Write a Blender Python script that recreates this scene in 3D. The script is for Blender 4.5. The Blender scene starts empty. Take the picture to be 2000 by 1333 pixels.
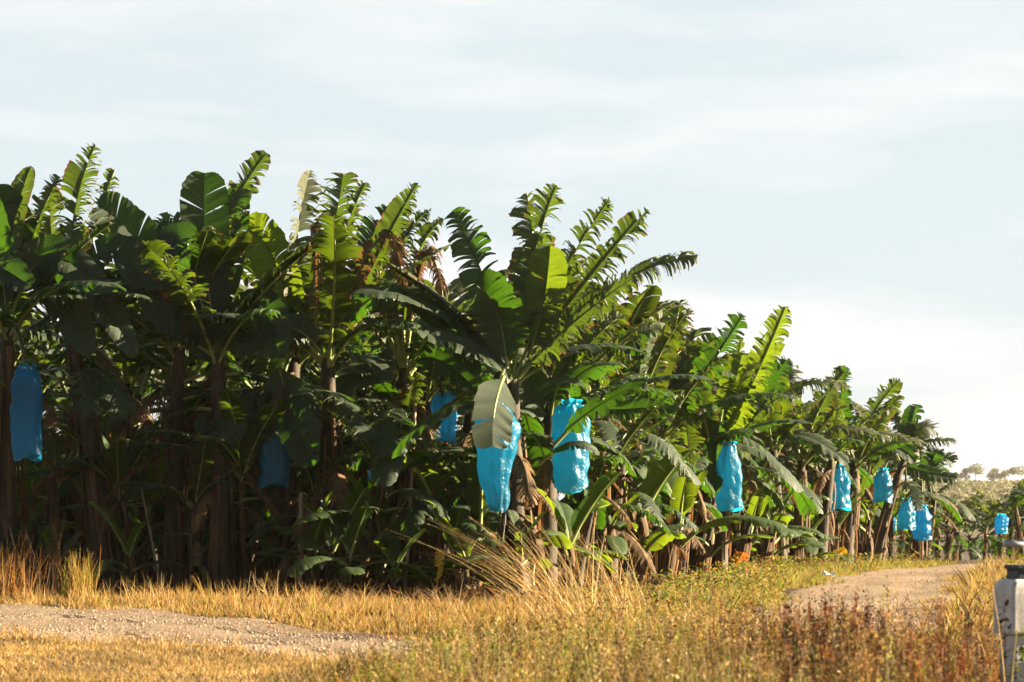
import bpy, bmesh, math, random
import numpy as np
from mathutils import Vector, Matrix, noise as mnoise
R = math.radians
scn = bpy.context.scene
C = scn.collection

# ------------------------------------------------------------------ camera
F, YH, CH = 4722.0, 1020.0, 1.0            # focal length in photo pixels, horizon row, eye height
cam_d = bpy.data.cameras.new("camera"); cam = bpy.data.objects.new("camera", cam_d); C.objects.link(cam)
cam_d.sensor_width = 36.0; cam_d.lens = 36.0 * F / 2000.0
cam_d.shift_y = (YH - 666.5) / 2000.0
cam.location = (0, 0, CH); cam.rotation_euler = (R(90), 0, 0)
cam_d.clip_start = 0.3; cam_d.clip_end = 6000
cam_d.dof.use_dof = True; cam_d.dof.focus_distance = 37.0; cam_d.dof.aperture_fstop = 4.5
scn.camera = cam
# ------------------------------------------------------------------ light
HAZE_D = .00011
SUN_EL, SUN_AZ = R(17), R(84)               # azimuth clockwise from +Y (view direction)
sdir = Vector((math.sin(SUN_AZ) * math.cos(SUN_EL), math.cos(SUN_AZ) * math.cos(SUN_EL), math.sin(SUN_EL)))
sun_d = bpy.data.lights.new("sun", 'SUN'); sun = bpy.data.objects.new("sun", sun_d); C.objects.link(sun)
sun_d.energy = 5.0; sun_d.angle = R(0.5); sun_d.color = (1.0, 0.80, 0.55)
sun.rotation_euler = sdir.to_track_quat('Z', 'Y').to_euler(); sun.location = (30, 10, 30)
w = bpy.data.worlds.new("World"); scn.world = w; w.use_nodes = True
nt = w.node_tree; nt.nodes.clear()
def N(t, **k):
    n = nt.nodes.new(t)
    for a, b in k.items(): setattr(n, a, b)
    return n
L = lambda a, b: nt.links.new(a, b)
SKY_STR = 0.05
wo = N('ShaderNodeOutputWorld'); bg = N('ShaderNodeBackground'); bg.inputs[1].default_value = SKY_STR
sky = N('ShaderNodeTexSky', sky_type='NISHITA'); sky.sun_disc = False
sky.sun_elevation = SUN_EL; sky.sun_rotation = SUN_AZ; sky.dust_density = 1.2; sky.air_density = 1.0
tc = N('ShaderNodeTexCoord')
mp = N('ShaderNodeMapping'); mp.inputs['Scale'].default_value = (3.0, 3.0, 17.0); mp.inputs['Location'].default_value = (1.7, 0.3, 0.55)
L(tc.outputs['Generated'], mp.inputs[0])
n1 = N('ShaderNodeTexNoise'); n1.inputs['Scale'].default_value = 1.0; n1.inputs['Detail'].default_value = 7; n1.inputs['Roughness'].default_value = .52; n1.inputs['Distortion'].default_value = .15
L(mp.outputs[0], n1.inputs['Vector'])
r1 = N('ShaderNodeValToRGB'); r1.color_ramp.elements[0].position = .40; r1.color_ramp.elements[1].position = .64
bz = N('ShaderNodeMapRange'); bz.interpolation_type = 'SMOOTHSTEP'; bz.inputs[1].default_value = .15; bz.inputs[2].default_value = .24; bz.inputs[3].default_value = .11; bz.inputs[4].default_value = -.04
ba = N('ShaderNodeMath', operation='ADD'); L(n1.outputs['Fac'], ba.inputs[0]); L(bz.outputs[0], ba.inputs[1]); L(ba.outputs[0], r1.inputs[0])
k = .166 / SKY_STR
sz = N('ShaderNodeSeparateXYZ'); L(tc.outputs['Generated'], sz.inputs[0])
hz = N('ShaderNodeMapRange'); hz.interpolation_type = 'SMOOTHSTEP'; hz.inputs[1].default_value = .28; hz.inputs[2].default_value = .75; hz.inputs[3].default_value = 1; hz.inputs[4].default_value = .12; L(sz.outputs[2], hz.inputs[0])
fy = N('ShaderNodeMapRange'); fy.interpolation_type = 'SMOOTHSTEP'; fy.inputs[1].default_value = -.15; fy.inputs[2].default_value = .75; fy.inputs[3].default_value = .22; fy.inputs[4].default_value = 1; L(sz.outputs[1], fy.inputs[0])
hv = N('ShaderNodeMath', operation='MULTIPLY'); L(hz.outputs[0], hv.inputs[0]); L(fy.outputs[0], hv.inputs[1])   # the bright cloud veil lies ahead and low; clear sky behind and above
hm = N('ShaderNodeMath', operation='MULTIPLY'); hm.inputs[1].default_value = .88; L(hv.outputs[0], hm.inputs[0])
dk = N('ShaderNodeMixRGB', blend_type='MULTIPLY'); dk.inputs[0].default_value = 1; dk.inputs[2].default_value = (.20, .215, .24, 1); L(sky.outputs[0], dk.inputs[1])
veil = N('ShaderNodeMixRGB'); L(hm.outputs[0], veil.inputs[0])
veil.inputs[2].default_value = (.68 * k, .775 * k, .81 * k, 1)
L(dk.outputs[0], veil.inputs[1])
cl = N('ShaderNodeMixRGB'); cl.inputs[2].default_value = (.93 * k, .90 * k, .895 * k, 1)
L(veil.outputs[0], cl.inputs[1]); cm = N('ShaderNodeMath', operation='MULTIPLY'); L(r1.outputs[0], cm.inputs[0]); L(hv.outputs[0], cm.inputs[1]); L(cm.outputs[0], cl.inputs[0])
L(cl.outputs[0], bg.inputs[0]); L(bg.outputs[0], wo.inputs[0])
scn.view_settings.view_transform = 'Standard'; scn.view_settings.look = 'None'; scn.view_settings.gamma = 1
scn.view_settings.exposure = 2.85
scn.cycles.max_bounces = 6; scn.cycles.diffuse_bounces = 3; scn.cycles.glossy_bounces = 2
scn.cycles.transmission_bounces = 3; scn.cycles.transparent_max_bounces = 4
scn.cycles.use_denoising = True

# ------------------------------------------------------------------ helpers
def P(px, py, d): return Vector(((px - 1000) * d / F, d, CH + (YH - py) * d / F))
def proj(v): return 1000 + F * v[0] / v[1], YH - F * (v[2] - CH) / v[1]
def tag(o, label=None, cat=None, group=None, kind=None):
    if label: o['label'] = label
    if cat: o['category'] = cat
    if group: o['group'] = group
    if kind: o['kind'] = kind
    return o
def empty(name, loc, rz=0, scale=1):
    o = bpy.data.objects.new(name, None); C.objects.link(o); o.empty_display_size = .2
    o.location = loc; o.rotation_euler = (0, 0, rz); o.scale = (scale,) * 3
    return o
def mesh(name, verts, faces, mats, uv=None, mi=None, smooth=True, col=None):
    me = bpy.data.meshes.new(name)
    if isinstance(verts, np.ndarray):
        fa = np.asarray(faces, dtype=np.int32); nf, nv = fa.shape
        me.vertices.add(len(verts)); me.vertices.foreach_set('co', verts.astype(np.float32).ravel())
        me.loops.add(nf * nv); me.loops.foreach_set('vertex_index', fa.ravel())
        me.polygons.add(nf); me.polygons.foreach_set('loop_start', np.arange(0, nf * nv, nv, dtype=np.int32))
        me.update(calc_edges=True)
    else:
        me.from_pydata(verts, [], faces)
    for m in (mats if isinstance(mats, (list, tuple)) else [mats]): me.materials.append(m)
    if mi is not None: me.polygons.foreach_set('material_index', np.asarray(mi, dtype=np.int32))
    if uv is not None:
        ul = me.uv_layers.new(name='UVMap'); vi = np.zeros(len(me.loops), dtype=np.int32); me.loops.foreach_get('vertex_index', vi)
        ul.data.foreach_set('uv', np.asarray(uv, dtype=np.float32)[vi].ravel())
    if col is not None:
        ca = me.color_attributes.new('Col', 'FLOAT_COLOR', 'POINT')
        ca.data.foreach_set('color', np.c_[col, np.ones(len(col))].astype(np.float32).ravel())
    me.polygons.foreach_set('use_smooth', np.full(len(me.polygons), smooth, dtype=bool))
    me.validate() if False else None
    me.update()
    return me
def obj(name, me, parent=None, loc=(0, 0, 0), rot=(0, 0, 0), sc=1):
    o = bpy.data.objects.new(name, me); C.objects.link(o); o.location = loc; o.rotation_euler = rot
    o.scale = (sc,) * 3 if not hasattr(sc, '__len__') else sc
    if parent: o.parent = parent
    return o

# ------------------------------------------------------------------ materials
def newmat(name):
    m = bpy.data.materials.new(name); m.use_nodes = True
    t = m.node_tree; t.nodes.clear(); out = t.nodes.new('ShaderNodeOutputMaterial')
    return m, t, out
def mk(t, typ, **k):
    n = t.nodes.new(typ)
    for a, b in k.items():
        if a.startswith('i_'):
            n.inputs[a[2:].replace('_', ' ')].default_value = b
        else: setattr(n, a, b)
    return n
def ramp(t, fac, stops, interp='LINEAR'):
    r = t.nodes.new('ShaderNodeValToRGB'); r.color_ramp.interpolation = interp; e = r.color_ramp.elements
    while len(e) < len(stops): e.new(.5)
    for q, (p, c) in zip(e, stops): q.position = p; q.color = (*c, 1) if len(c) == 3 else c
    t.links.new(fac, r.inputs[0]); return r
def leaf_mat(name, top, under, trans, tfac, dry=1.05, rough=.34, drycol=(.11, .06, .025)):
    m, t, out = newmat(name); K = t.links.new
    uvn = mk(t, 'ShaderNodeUVMap'); sep = mk(t, 'ShaderNodeSeparateXYZ'); K(uvn.outputs[0], sep.inputs[0])
    oi = mk(t, 'ShaderNodeObjectInfo'); geo = mk(t, 'ShaderNodeNewGeometry'); tcn = mk(t, 'ShaderNodeTexCoord')
    no = mk(t, 'ShaderNodeTexNoise', i_Scale=2.2, i_Detail=3.0); K(tcn.outputs['Object'], no.inputs['Vector'])
    # random tone per leaf
    ad = mk(t, 'ShaderNodeMath', operation='MULTIPLY_ADD'); ad.inputs[1].default_value = .6; K(oi.outputs['Random'], ad.inputs[0]); 
    mu = mk(t, 'ShaderNodeMath', operation='MULTIPLY'); mu.inputs[1].default_value = .5; K(no.outputs['Fac'], mu.inputs[0]); K(mu.outputs[0], ad.inputs[2])
    rt = ramp(t, ad.outputs[0], [(.15, tuple(c * .6 for c in top)), (.5, top), (.85, (top[0] * 2.0, top[1] * 1.45, top[2] * .9))])
    bf = mk(t, 'ShaderNodeMixRGB'); K(geo.outputs['Backfacing'], bf.inputs[0]); K(rt.outputs[0], bf.inputs[1]); bf.inputs[2].default_value = (*under, 1)
    # side veins
    mpn = mk(t, 'ShaderNodeMapping'); mpn.inputs['Scale'].default_value = (90, 1.2, 1); K(uvn.outputs[0], mpn.inputs[0])
    ve = mk(t, 'ShaderNodeTexNoise', i_Scale=1.0, i_Detail=2.0); K(mpn.outputs[0], ve.inputs['Vector'])
    vr = ramp(t, ve.outputs['Fac'], [(.3, (.72,) * 3), (.7, (1.25,) * 3)])
    vm = mk(t, 'ShaderNodeMixRGB', blend_type='MULTIPLY'); vm.inputs[0].default_value = 1; K(bf.outputs[0], vm.inputs[1]); K(vr.outputs[0], vm.inputs[2])
    # dry edges
    n2 = mk(t, 'ShaderNodeTexNoise', i_Scale=5.0, i_Detail=3.0); K(tcn.outputs['Object'], n2.inputs['Vector'])
    a2 = mk(t, 'ShaderNodeMath', operation='MULTIPLY_ADD'); a2.inputs[1].default_value = .55; K(n2.outputs['Fac'], a2.inputs[0]); K(sep.outputs[1], a2.inputs[2])
    dr = ramp(t, a2.outputs[0], [(0, (0,) * 3), (1, (1,) * 3)]); dr.color_ramp.elements[0].position = .0
    lo = mk(t, 'ShaderNodeMapRange'); lo.inputs[1].default_value = dry + .28; lo.inputs[2].default_value = dry + .40; K(a2.outputs[0], lo.inputs[0])
    ed = mk(t, 'ShaderNodeMixRGB'); K(lo.outputs[0], ed.inputs[0]); K(vm.outputs[0], ed.inputs[1]); ed.inputs[2].default_value = (*drycol, 1)
    pb = mk(t, 'ShaderNodeBsdfPrincipled'); K(ed.outputs[0], pb.inputs['Base Color']); pb.inputs['Roughness'].default_value = rough
    rm = mk(t, 'ShaderNodeMixRGB'); K(geo.outputs['Backfacing'], rm.inputs[0]); rm.inputs[1].default_value = (rough,) * 3 + (1,); rm.inputs[2].default_value = (.62,) * 3 + (1,); K(rm.outputs[0], pb.inputs['Roughness'])
    bu = mk(t, 'ShaderNodeBump'); bu.inputs['Strength'].default_value = .35; bu.inputs['Distance'].default_value = .02; K(ve.outputs['Fac'], bu.inputs['Height']); K(bu.outputs[0], pb.inputs['Normal'])
    tr = mk(t, 'ShaderNodeBsdfTranslucent')
    tm = mk(t, 'ShaderNodeMixRGB', blend_type='MULTIPLY'); tm.inputs[0].default_value = 1; tm.inputs[1].default_value = (*trans, 1); K(vr.outputs[0], tm.inputs[2])
    te = mk(t, 'ShaderNodeMixRGB'); K(lo.outputs[0], te.inputs[0]); K(tm.outputs[0], te.inputs[1]); te.inputs[2].default_value = (.16, .08, .02, 1); K(te.outputs[0], tr.inputs[0])
    mx = mk(t, 'ShaderNodeMixShader'); mx.inputs[0].default_value = tfac; K(pb.outputs[0], mx.inputs[1]); K(tr.outputs[0], mx.inputs[2]); K(mx.outputs[0], out.inputs[0])
    return m
def simple(name, c1, c2, scale=6, rough=.8, stretch=(1, 1, 1), bump=.3, trans=None, tf=.3, bdist=.02, spec=.3, coord='Object', metal=0):
    m, t, out = newmat(name); K = t.links.new
    tcn = mk(t, 'ShaderNodeTexCoord'); mpn = mk(t, 'ShaderNodeMapping'); mpn.inputs['Scale'].default_value = stretch; K(tcn.outputs[coord], mpn.inputs[0])
    no = mk(t, 'ShaderNodeTexNoise', i_Scale=scale, i_Detail=6.0, i_Roughness=.62); K(mpn.outputs[0], no.inputs['Vector'])
    r = ramp(t, no.outputs['Fac'], [(.3, c1), (.7, c2)])
    pb = mk(t, 'ShaderNodeBsdfPrincipled'); K(r.outputs[0], pb.inputs['Base Color']); pb.inputs['Roughness'].default_value = rough
    pb.inputs['Specular IOR Level'].default_value = spec; pb.inputs['Metallic'].default_value = metal
    if bump:
        bu = mk(t, 'ShaderNodeBump'); bu.inputs['Strength'].default_value = bump; bu.inputs['Distance'].default_value = bdist; K(no.outputs['Fac'], bu.inputs['Height']); K(bu.outputs[0], pb.inputs['Normal'])
    if trans:
        tr = mk(t, 'ShaderNodeBsdfTranslucent'); tr.inputs[0].default_value = (*trans, 1)
        mx = mk(t, 'ShaderNodeMixShader'); mx.inputs[0].default_value = tf; K(pb.outputs[0], mx.inputs[1]); K(tr.outputs[0], mx.inputs[2]); K(mx.outputs[0], out.inputs[0])
    else: K(pb.outputs[0], out.inputs[0])
    return m
def attr_mat(name, tf=.4, rough=.6, boost=1.3, spec=.25):
    m, t, out = newmat(name); K = t.links.new
    at = mk(t, 'ShaderNodeVertexColor'); at.layer_name = 'Col'
    pb = mk(t, 'ShaderNodeBsdfPrincipled'); K(at.outputs[0], pb.inputs['Base Color']); pb.inputs['Roughness'].default_value = rough; pb.inputs['Specular IOR Level'].default_value = spec
    tr = mk(t, 'ShaderNodeBsdfTranslucent'); mu = mk(t, 'ShaderNodeMixRGB', blend_type='MULTIPLY'); mu.inputs[0].default_value = 1
    K(at.outputs[0], mu.inputs[1]); mu.inputs[2].default_value = (boost,) * 3 + (1,); K(mu.outputs[0], tr.inputs[0])
    mx = mk(t, 'ShaderNodeMixShader'); mx.inputs[0].default_value = tf; K(pb.outputs[0], mx.inputs[1]); K(tr.outputs[0], mx.inputs[2]); K(mx.outputs[0], out.inputs[0])
    return m
M_leaf = leaf_mat('banana_leaf', (.006, .028, .004), (.028, .048, .022), (.055, .150, .004), .34)
M_young = leaf_mat('young_banana_leaf', (.024, .068, .007), (.045, .085, .025), (.15, .225, .006), .46, dry=1.1)
M_torn = leaf_mat('torn_banana_leaf', (.014, .036, .006), (.065, .080, .036), (.090, .150, .006), .38, dry=.86)
M_dead = simple('dead_banana_leaf', (.03, .018, .008), (.19, .125, .06), 5, .85, trans=(.20, .10, .035), tf=.25)
M_rib = simple('leaf_midrib', (.12, .16, .04), (.24, .27, .08), 5, .45, bump=0)
M_stem = simple('pseudostem_skin', (.004, .004, .003), (.072, .054, .032), 3.2, .75, stretch=(3.2, 3.2, .55), bump=.7, bdist=.03)
M_sheath = simple('dry_sheath', (.018, .010, .005), (.16, .10, .05), 4, .8, stretch=(3, 3, .5), bump=.4, trans=(.4, .18, .06), tf=.2)
M_stalk = simple('fruit_stalk', (.03, .05, .015), (.08, .10, .03), 4, .5, bump=.2)

# ------------------------------------------------------------------ terrain height
def sstep(a, b, x):
    t = np.clip((x - a) / (b - a), 0, 1); return t * t * (3 - 2 * t)
def gz(x, y):
    x = np.asarray(x, dtype=float); y = np.asarray(y, dtype=float)
    z = .035 * np.sin(x * .9 + .3 * y) * np.sin(y * .37 + 1) + .02 * np.sin(x * 2.1 - y * 1.3)
    z = z - 1.7 * sstep(60, 105, y)
    z = z + 15 * sstep(480, 900, y) * sstep(-80, 100, x)
    return z
def gzs(x, y): return float(gz(x, y))

# ------------------------------------------------------------------ ground sheet
ys = np.unique(np.r_[np.linspace(-20, 9, 8), np.arange(9, 66, .35), np.linspace(66, 130, 60), np.linspace(130, 1000, 80), np.geomspace(1000, 1600, 8)])
xs = np.unique(np.r_[-np.geomspace(14, 1600, 26), np.arange(-14, 18, .35), np.geomspace(18, 1600, 40)])
XX, YY = np.meshgrid(xs, ys); ZZ = gz(XX, YY)
vv = np.c_[XX.ravel(), YY.ravel(), ZZ.ravel()]; nx = len(xs)
ii = (np.arange(len(ys) - 1)[:, None] * nx + np.arange(nx - 1)[None]).ravel()
M_ground = simple('dry_soil_and_litter', (.016, .010, .005), (.075, .048, .022), 3.5, .95, bump=.8, bdist=.05, coord='Object')
g = obj('ground', mesh('ground', vv, np.c_[ii, ii + 1, ii + nx + 1, ii + nx], M_ground)); tag(g, kind='structure')

# ------------------------------------------------------------------ tracks
def track_mat():
    m, t, out = newmat('gravel_track'); K = t.links.new
    tcn = mk(t, 'ShaderNodeTexCoord')
    n1 = mk(t, 'ShaderNodeTexNoise', i_Scale=.9, i_Detail=5.0); K(tcn.outputs['Object'], n1.inputs['Vector'])
    n2 = mk(t, 'ShaderNodeTexNoise', i_Scale=16.0, i_Detail=6.0, i_Roughness=.7); K(tcn.outputs['Object'], n2.inputs['Vector'])
    vo = mk(t, 'ShaderNodeTexVoronoi', i_Scale=38.0); K(tcn.outputs['Object'], vo.inputs['Vector'])
    ra = ramp(t, n1.outputs['Fac'], [(.3, (.19, .138, .088)), (.7, (.26, .20, .138))])
    rb = ramp(t, n2.outputs['Fac'], [(.36, (.38,) * 3), (.60, (1.3,) * 3)])
    mm = mk(t, 'ShaderNodeMixRGB', blend_type='MULTIPLY'); mm.inputs[0].default_value = .85; K(ra.outputs[0], mm.inputs[1]); K(rb.outputs[0], mm.inputs[2])
    pb = mk(t, 'ShaderNodeBsdfPrincipled'); K(mm.outputs[0], pb.inputs['Base Color']); pb.inputs['Roughness'].default_value = .95; pb.inputs['Specular IOR Level'].default_value = .15
    b1 = mk(t, 'ShaderNodeBump'); b1.inputs['Strength'].default_value = .9; b1.inputs['Distance'].default_value = .022; K(n2.outputs['Fac'], b1.inputs['Height'])
    b2 = mk(t, 'ShaderNodeBump'); b2.inputs['Strength'].default_value = .6; b2.inputs['Distance'].default_value = .012; K(vo.outputs['Distance'], b2.inputs['Height']); K(b1.outputs[0], b2.inputs['Normal']); K(b2.outputs[0], pb.inputs['Normal'])
    K(pb.outputs[0], out.inputs[0]); return m
M_track = track_mat()
def lerp_poly(pts, n):
    pts = np.array(pts, float); s = np.r_[0, np.cumsum(np.hypot(*np.diff(pts, axis=0).T))]; q = np.linspace(0, s[-1], n)
    return np.c_[np.interp(q, s, pts[:, 0]), np.interp(q, s, pts[:, 1])]
def G(px, py):                                  # photo pixel -> point on the level ground
    d = CH * F / (py - YH); return ((px - 1000) * d / F, d)
def strip(name, ea, eb, n, m, seed):
    A, B = lerp_poly(ea, n), lerp_poly(eb, n); rs = np.random.RandomState(seed)
    jit = np.convolve(rs.randn(n + 8), np.ones(5) / 5, 'same')[4:-4] * .13; A[:, 1] += jit
    jit = np.convolve(rs.randn(n + 8), np.ones(5) / 5, 'same')[4:-4] * .13; B[:, 1] += jit
    v = []; 
    for i in range(n):
        for j in range(m):
            t = j / (m - 1); x, y = A[i] * (1 - t) + B[i] * t
            rut = -.03 * (math.exp(-((t - .3) / .08) ** 2) + math.exp(-((t - .7) / .08) ** 2))
            z = gzs(x, y) + .014 + (.006 if name == 'dirt_track' else 0) + rut * .5 + .012 * mnoise.noise(Vector((x * 3, y * 3, 1)))
            if j in (0, m - 1): z -= .03
            v.append((x, y, z))
    f = [(i * m + j, i * m + j + 1, (i + 1) * m + j + 1, (i + 1) * m + j) for i in range(n - 1) for j in range(m - 1)]
    me = mesh(name, v, f, M_track); o = obj(name, me); tag(o, kind='structure'); return A, B
far_edge = [(-16, 40.5), (-10, 34), G(0, 1182), G(350, 1203), G(700, 1234), G(860, 1255), (1.4, 17.2), (3.4, 14.8)]
near_edge = [(-16, 27.5), (-10, 23.2), G(0, 1252), G(400, 1270), G(760, 1288), (.4, 14.9), (2.4, 13.4)]
TA, TB = strip('gravel_track', far_edge, near_edge, 120, 22, 3)
r_left = [(15.0, 60), (9.6, 55.5), G(1640, 1123), G(1590, 1142), G(1500, 1178), G(1420, 1215), (1.2, 19)]
r_right = [(22.0, 55), (13.5, 52.0), G(1905, 1120), G(1890, 1145), G(1875, 1185), G(1840, 1230), (3.0, 17.5)]
RA, RB = strip('dirt_track', r_left, r_right, 120, 16, 5)

# gravel stones strewn on the tracks
def stones(name, A, B, n, seed, smin, smax):
    rs = np.random.RandomState(seed); a = rs.rand(n) * (len(A) - 1.01); i = a.astype(int); fr = (a - i)[:, None]
    pa = A[i] * (1 - fr) + A[i + 1] * fr; pb = B[i] * (1 - fr) + B[i + 1] * fr; t = rs.rand(n, 1) ** .9 * .96 + .02
    c = pa * (1 - t) + pb * t; z = gz(c[:, 0], c[:, 1]) + .012
    base = np.array([(1, 0, 0), (0, 1, 0), (-1, 0, 0), (0, -1, 0), (0, 0, .8), (.6, .6, .45), (-.6, .5, .5)])[:5]
    s = (smin + (smax - smin) * rs.rand(n) ** 3)
    ang = rs.rand(n) * 6.28; v = np.zeros((n, 5, 3))
    for k_ in range(5):
        b = base[k_]; r_ = .7 + .6 * rs.rand(n)
        v[:, k_, 0] = c[:, 0] + s * r_ * (b[0] * np.cos(ang) - b[1] * np.sin(ang)); v[:, k_, 1] = c[:, 1] + s * r_ * (b[0] * np.sin(ang) + b[1] * np.cos(ang)); v[:, k_, 2] = z + s * r_ * b[2] - .1 * s
    o = np.arange(n)[:, None, None] * 5; f = (o + np.array([(0, 1, 4), (1, 2, 4), (2, 3, 4), (3, 0, 4)])[None]).reshape(-1, 3)
    col = np.repeat((np.array([.27, .20, .145]) * (.55 + .8 * rs.rand(n, 1))), 5, axis=0)
    o_ = obj(name, mesh(name, v.reshape(-1, 3), f, M_stone, col=col, smooth=False)); tag(o_, 'small loose stones and grit lying on the pale track', 'gravel', kind='stuff')
M_stone = attr_mat('stone', tf=0, rough=.9)
stones('gravel', TA, TB, 26000, 1, .003, .021)
stones('track_grit', RA, RB, 9000, 2, .003, .022)

# ------------------------------------------------------------------ banana leaf builder
def bez(ps, t):
    ps = [p.copy() for p in ps]
    while len(ps) > 1: ps = [a.lerp(b, t) for a, b in zip(ps, ps[1:])]
    return ps[0]
def build_leaf(ctrl, W, tear, seed, nh=None, grav=1.0, pet=.14, mats=None, vee=.25, NS=None, dead=False, rib=.022, wind=None, splay=.35):
    """ctrl: bezier points of petiole + midrib; W: full width; nh: direction the upper face looks to"""
    rg = random.Random(seed); Lc = sum((bez(ctrl, (i + 1) / 10) - bez(ctrl, i / 10)).length for i in range(10))
    NS = NS or max(24, int(Lc * (1 - pet) / (.036 if tear < .5 else .024))); NV = 4
    V, Fc, UV, MI = [], [], [], []
    def frame(u):
        t = pet + (1 - pet) * u; p = bez(ctrl, t); T = (bez(ctrl, min(1, t + .02)) - bez(ctrl, max(0, t - .02))).normalized()
        h = nh if nh is not None else Vector((0, 0, 1)) + Vector((-1, 0, 0)) * .35
        S = T.cross(h)
        if S.length < .05: S = T.cross(Vector((.3, 1, .1)))
        S.normalize(); return p, T, S, S.cross(T)
    W = W * (1 + .35 * tear)
    def width(u):
        a = min(1, (u / .16)) ** .62 if u > 0 else 0
        b = 1 if u < .68 else max(0, 1 - ((u - .68) / .32) ** 2.3) ** .6
        return .5 * W * (.04 + .96 * a) * (.03 + .97 * b)
    fr = [frame(i / NS) for i in range(NS + 1)]
    g_ = Vector((0, 0, -1))
    for side in (-1, 1):
        i = 0; bigk = grav * (.25 + .5 * rg.random()); bigvee = vee * (.6 + .8 * rg.random())
        while i < NS:
            loc = tear * (.86 + 1.15 * mnoise.noise(Vector((i * .11, side * 3.1, seed * 1.7))))
            if loc > .75: n = rg.choice((1, 1, 1, 1, 2, 1, 3))
            elif loc > .5: n = rg.choice((1, 1, 2, 2, 3))
            elif loc > .3: n = rg.randint(2, 5)
            elif loc > .15: n = rg.randint(4, 9)
            else: n = rg.randint(8, 24)
            j = min(NS, i + n); fine = max(0, min(1, loc))
            if loc > .5 and rg.random() < .08: i = min(NS, j + rg.choice((0, 0, 1, 2))); continue
            kk = bigk * (1 + 1.9 * fine * rg.random()) + fine * (.35 + grav * .7) * rg.random()
            spl0 = splay * .8 + .25 * (i / NS)
            spl = splay * (.6 + .5 * rg.random() * fine) + .25 * (i / NS) + (rg.uniform(-.4, .4) * fine)
            ln = 1 - fine * .5 * rg.random() ** 1.2
            if fine > .4 and rg.random() < .10: kk += 2.2
            tp = (.5 + .45 * rg.random()) if n < 3 else (.35 + .6 * rg.random()) * fine if n < 6 else .03
            ve = bigvee + rg.uniform(-.5, .5) * fine
            sag = fine * (rg.uniform(.0, .5) if rg.random() < .6 else rg.uniform(.7, 2.0)) if n < 4 else 0
            if n < 4: kk *= .6; ve *= .6
            v0 = rg.uniform(.1, .55) if fine > .25 else 0
            uc = (i + j) / 2; tw = rg.uniform(-.5, .5) * fine
            base = len(V)
            for a in range(i, j + 1):
                p, T, S, Nn = fr[a]; u = a / NS
                w_ = width(u) * ln * (1 + .04 * rg.uniform(-1, 1))
                d = (S * side * math.cos(spl0) + T * math.sin(spl0) + Nn * bigvee).normalized()
                q = p + Nn * .006; pc = fr[min(NS, max(0, int(round(uc))))][0]
                wav = mnoise.noise(Vector((a * .35, side * 5, seed))) * .05
                for v in range(NV + 1):
                    s = v / NV
                    if v:
                        q = q + d * (w_ / NV)
                        if s > v0 and s - 1 / NV <= v0: d = (d + (S * side * math.cos(spl) + T * math.sin(spl) + Nn * ve + g_ * sag).normalized() * (1.5 * fine)).normalized()
                        d = d + g_ * ((kk if s > v0 else bigk) * .42 * (.6 + s)) - Nn * bigvee * .22 * s
                        if wind is not None: d = d + wind * (.10 + .25 * fine) * s
                        d.normalize()
                    e = q.lerp(q + (pc - p), tp * max(0, (s - v0 * .8) / (1 - v0 * .8)) ** 1.5) + Nn * wav * s * min(1, W)
                    e = e + T * tw * .04 * s * (a - uc) / max(1, n) + Nn * tw * .05 * s * (a - uc)/max(1,n)
                    V.append(e); UV.append((u * 2 + side * .01, s * (1 if not dead else .6)))
            for a in range(j - i):
                for v in range(NV):
                    x = base + a * (NV + 1) + v; q4 = (x, x + NV + 1, x + NV + 2, x + 1)
                    Fc.append(q4 if side > 0 else q4[::-1]); MI.append(0)
            i = j
    # midrib and petiole
    NR = 18; ns = 6
    b0 = len(V)
    for a in range(NR + 1):
        t = a / NR; p = bez(ctrl, t); T = (bez(ctrl, min(1, t + .02)) - bez(ctrl, max(0, t - .02))).normalized()
        S = T.cross(fr[max(0, min(NS, int((t - pet) / (1 - pet) * NS)))][3]); 
        S = S.normalized() if S.length > .01 else Vector((0, 1, 0)); Nn = S.cross(T); r_ = rib * (1.25 - 1.1 * t) + .0025
        for s in range(ns):
            A = s / ns * 6.283; V.append(p + S * math.cos(A) * r_ + Nn * (math.sin(A) * r_ - r_ * .5)); UV.append((0, 0))
    for a in range(NR):
        for s in range(ns):
            s2 = (s + 1) % ns; Fc.append((b0 + a * ns + s, b0 + a * ns + s2, b0 + (a + 1) * ns + s2, b0 + (a + 1) * ns + s)); MI.append(1)
    me = mesh('leaf', [tuple(v) for v in V], Fc, mats or [M_leaf, M_rib], uv=UV, mi=MI)
    return me

# ---- library of arching leaves, built along +X from the origin
def arc_ctrl(L_, a0, a1, n=4, side=0.0):
    p = Vector((0, 0, 0)); out = [p.copy()]
    for i in range(n):
        a = R(a0 + (a1 - a0) * (i + .5) / n); p = p + Vector((math.cos(a), side * (i / n), math.sin(a))) * (L_ / n); out.append(p.copy())
    return out
LIB = {}
def lib(kind, n, Lr, Wr, a0r, a1r, tr, mats, grav, vee):
    LIB[kind] = []
    for i in range(n):
        rg = random.Random(hash((kind, i)) if False else sum(map(ord, kind)) * 31 + i * 7)
        c = arc_ctrl(rg.uniform(*Lr), rg.uniform(*a0r), rg.uniform(*a1r), side=rg.uniform(-.25, .25))
        me = build_leaf(c, rg.uniform(*Wr), tr[0] + (tr[1] - tr[0]) * (i / max(1, n - 1)), sum(map(ord, kind)) + i, mats=mats, grav=grav, vee=vee)
        LIB[kind].append((me, c))
lib('upright', 7, (2.0, 2.6), (.50, .62), (82, 88), (50, 74), (.15, .95), [M_torn, M_rib], .35, .45)
lib('oblique', 7, (2.1, 2.7), (.52, .66), (66, 76), (10, 35), (.35, 1.0), [M_torn, M_rib], .7, .3)
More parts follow.
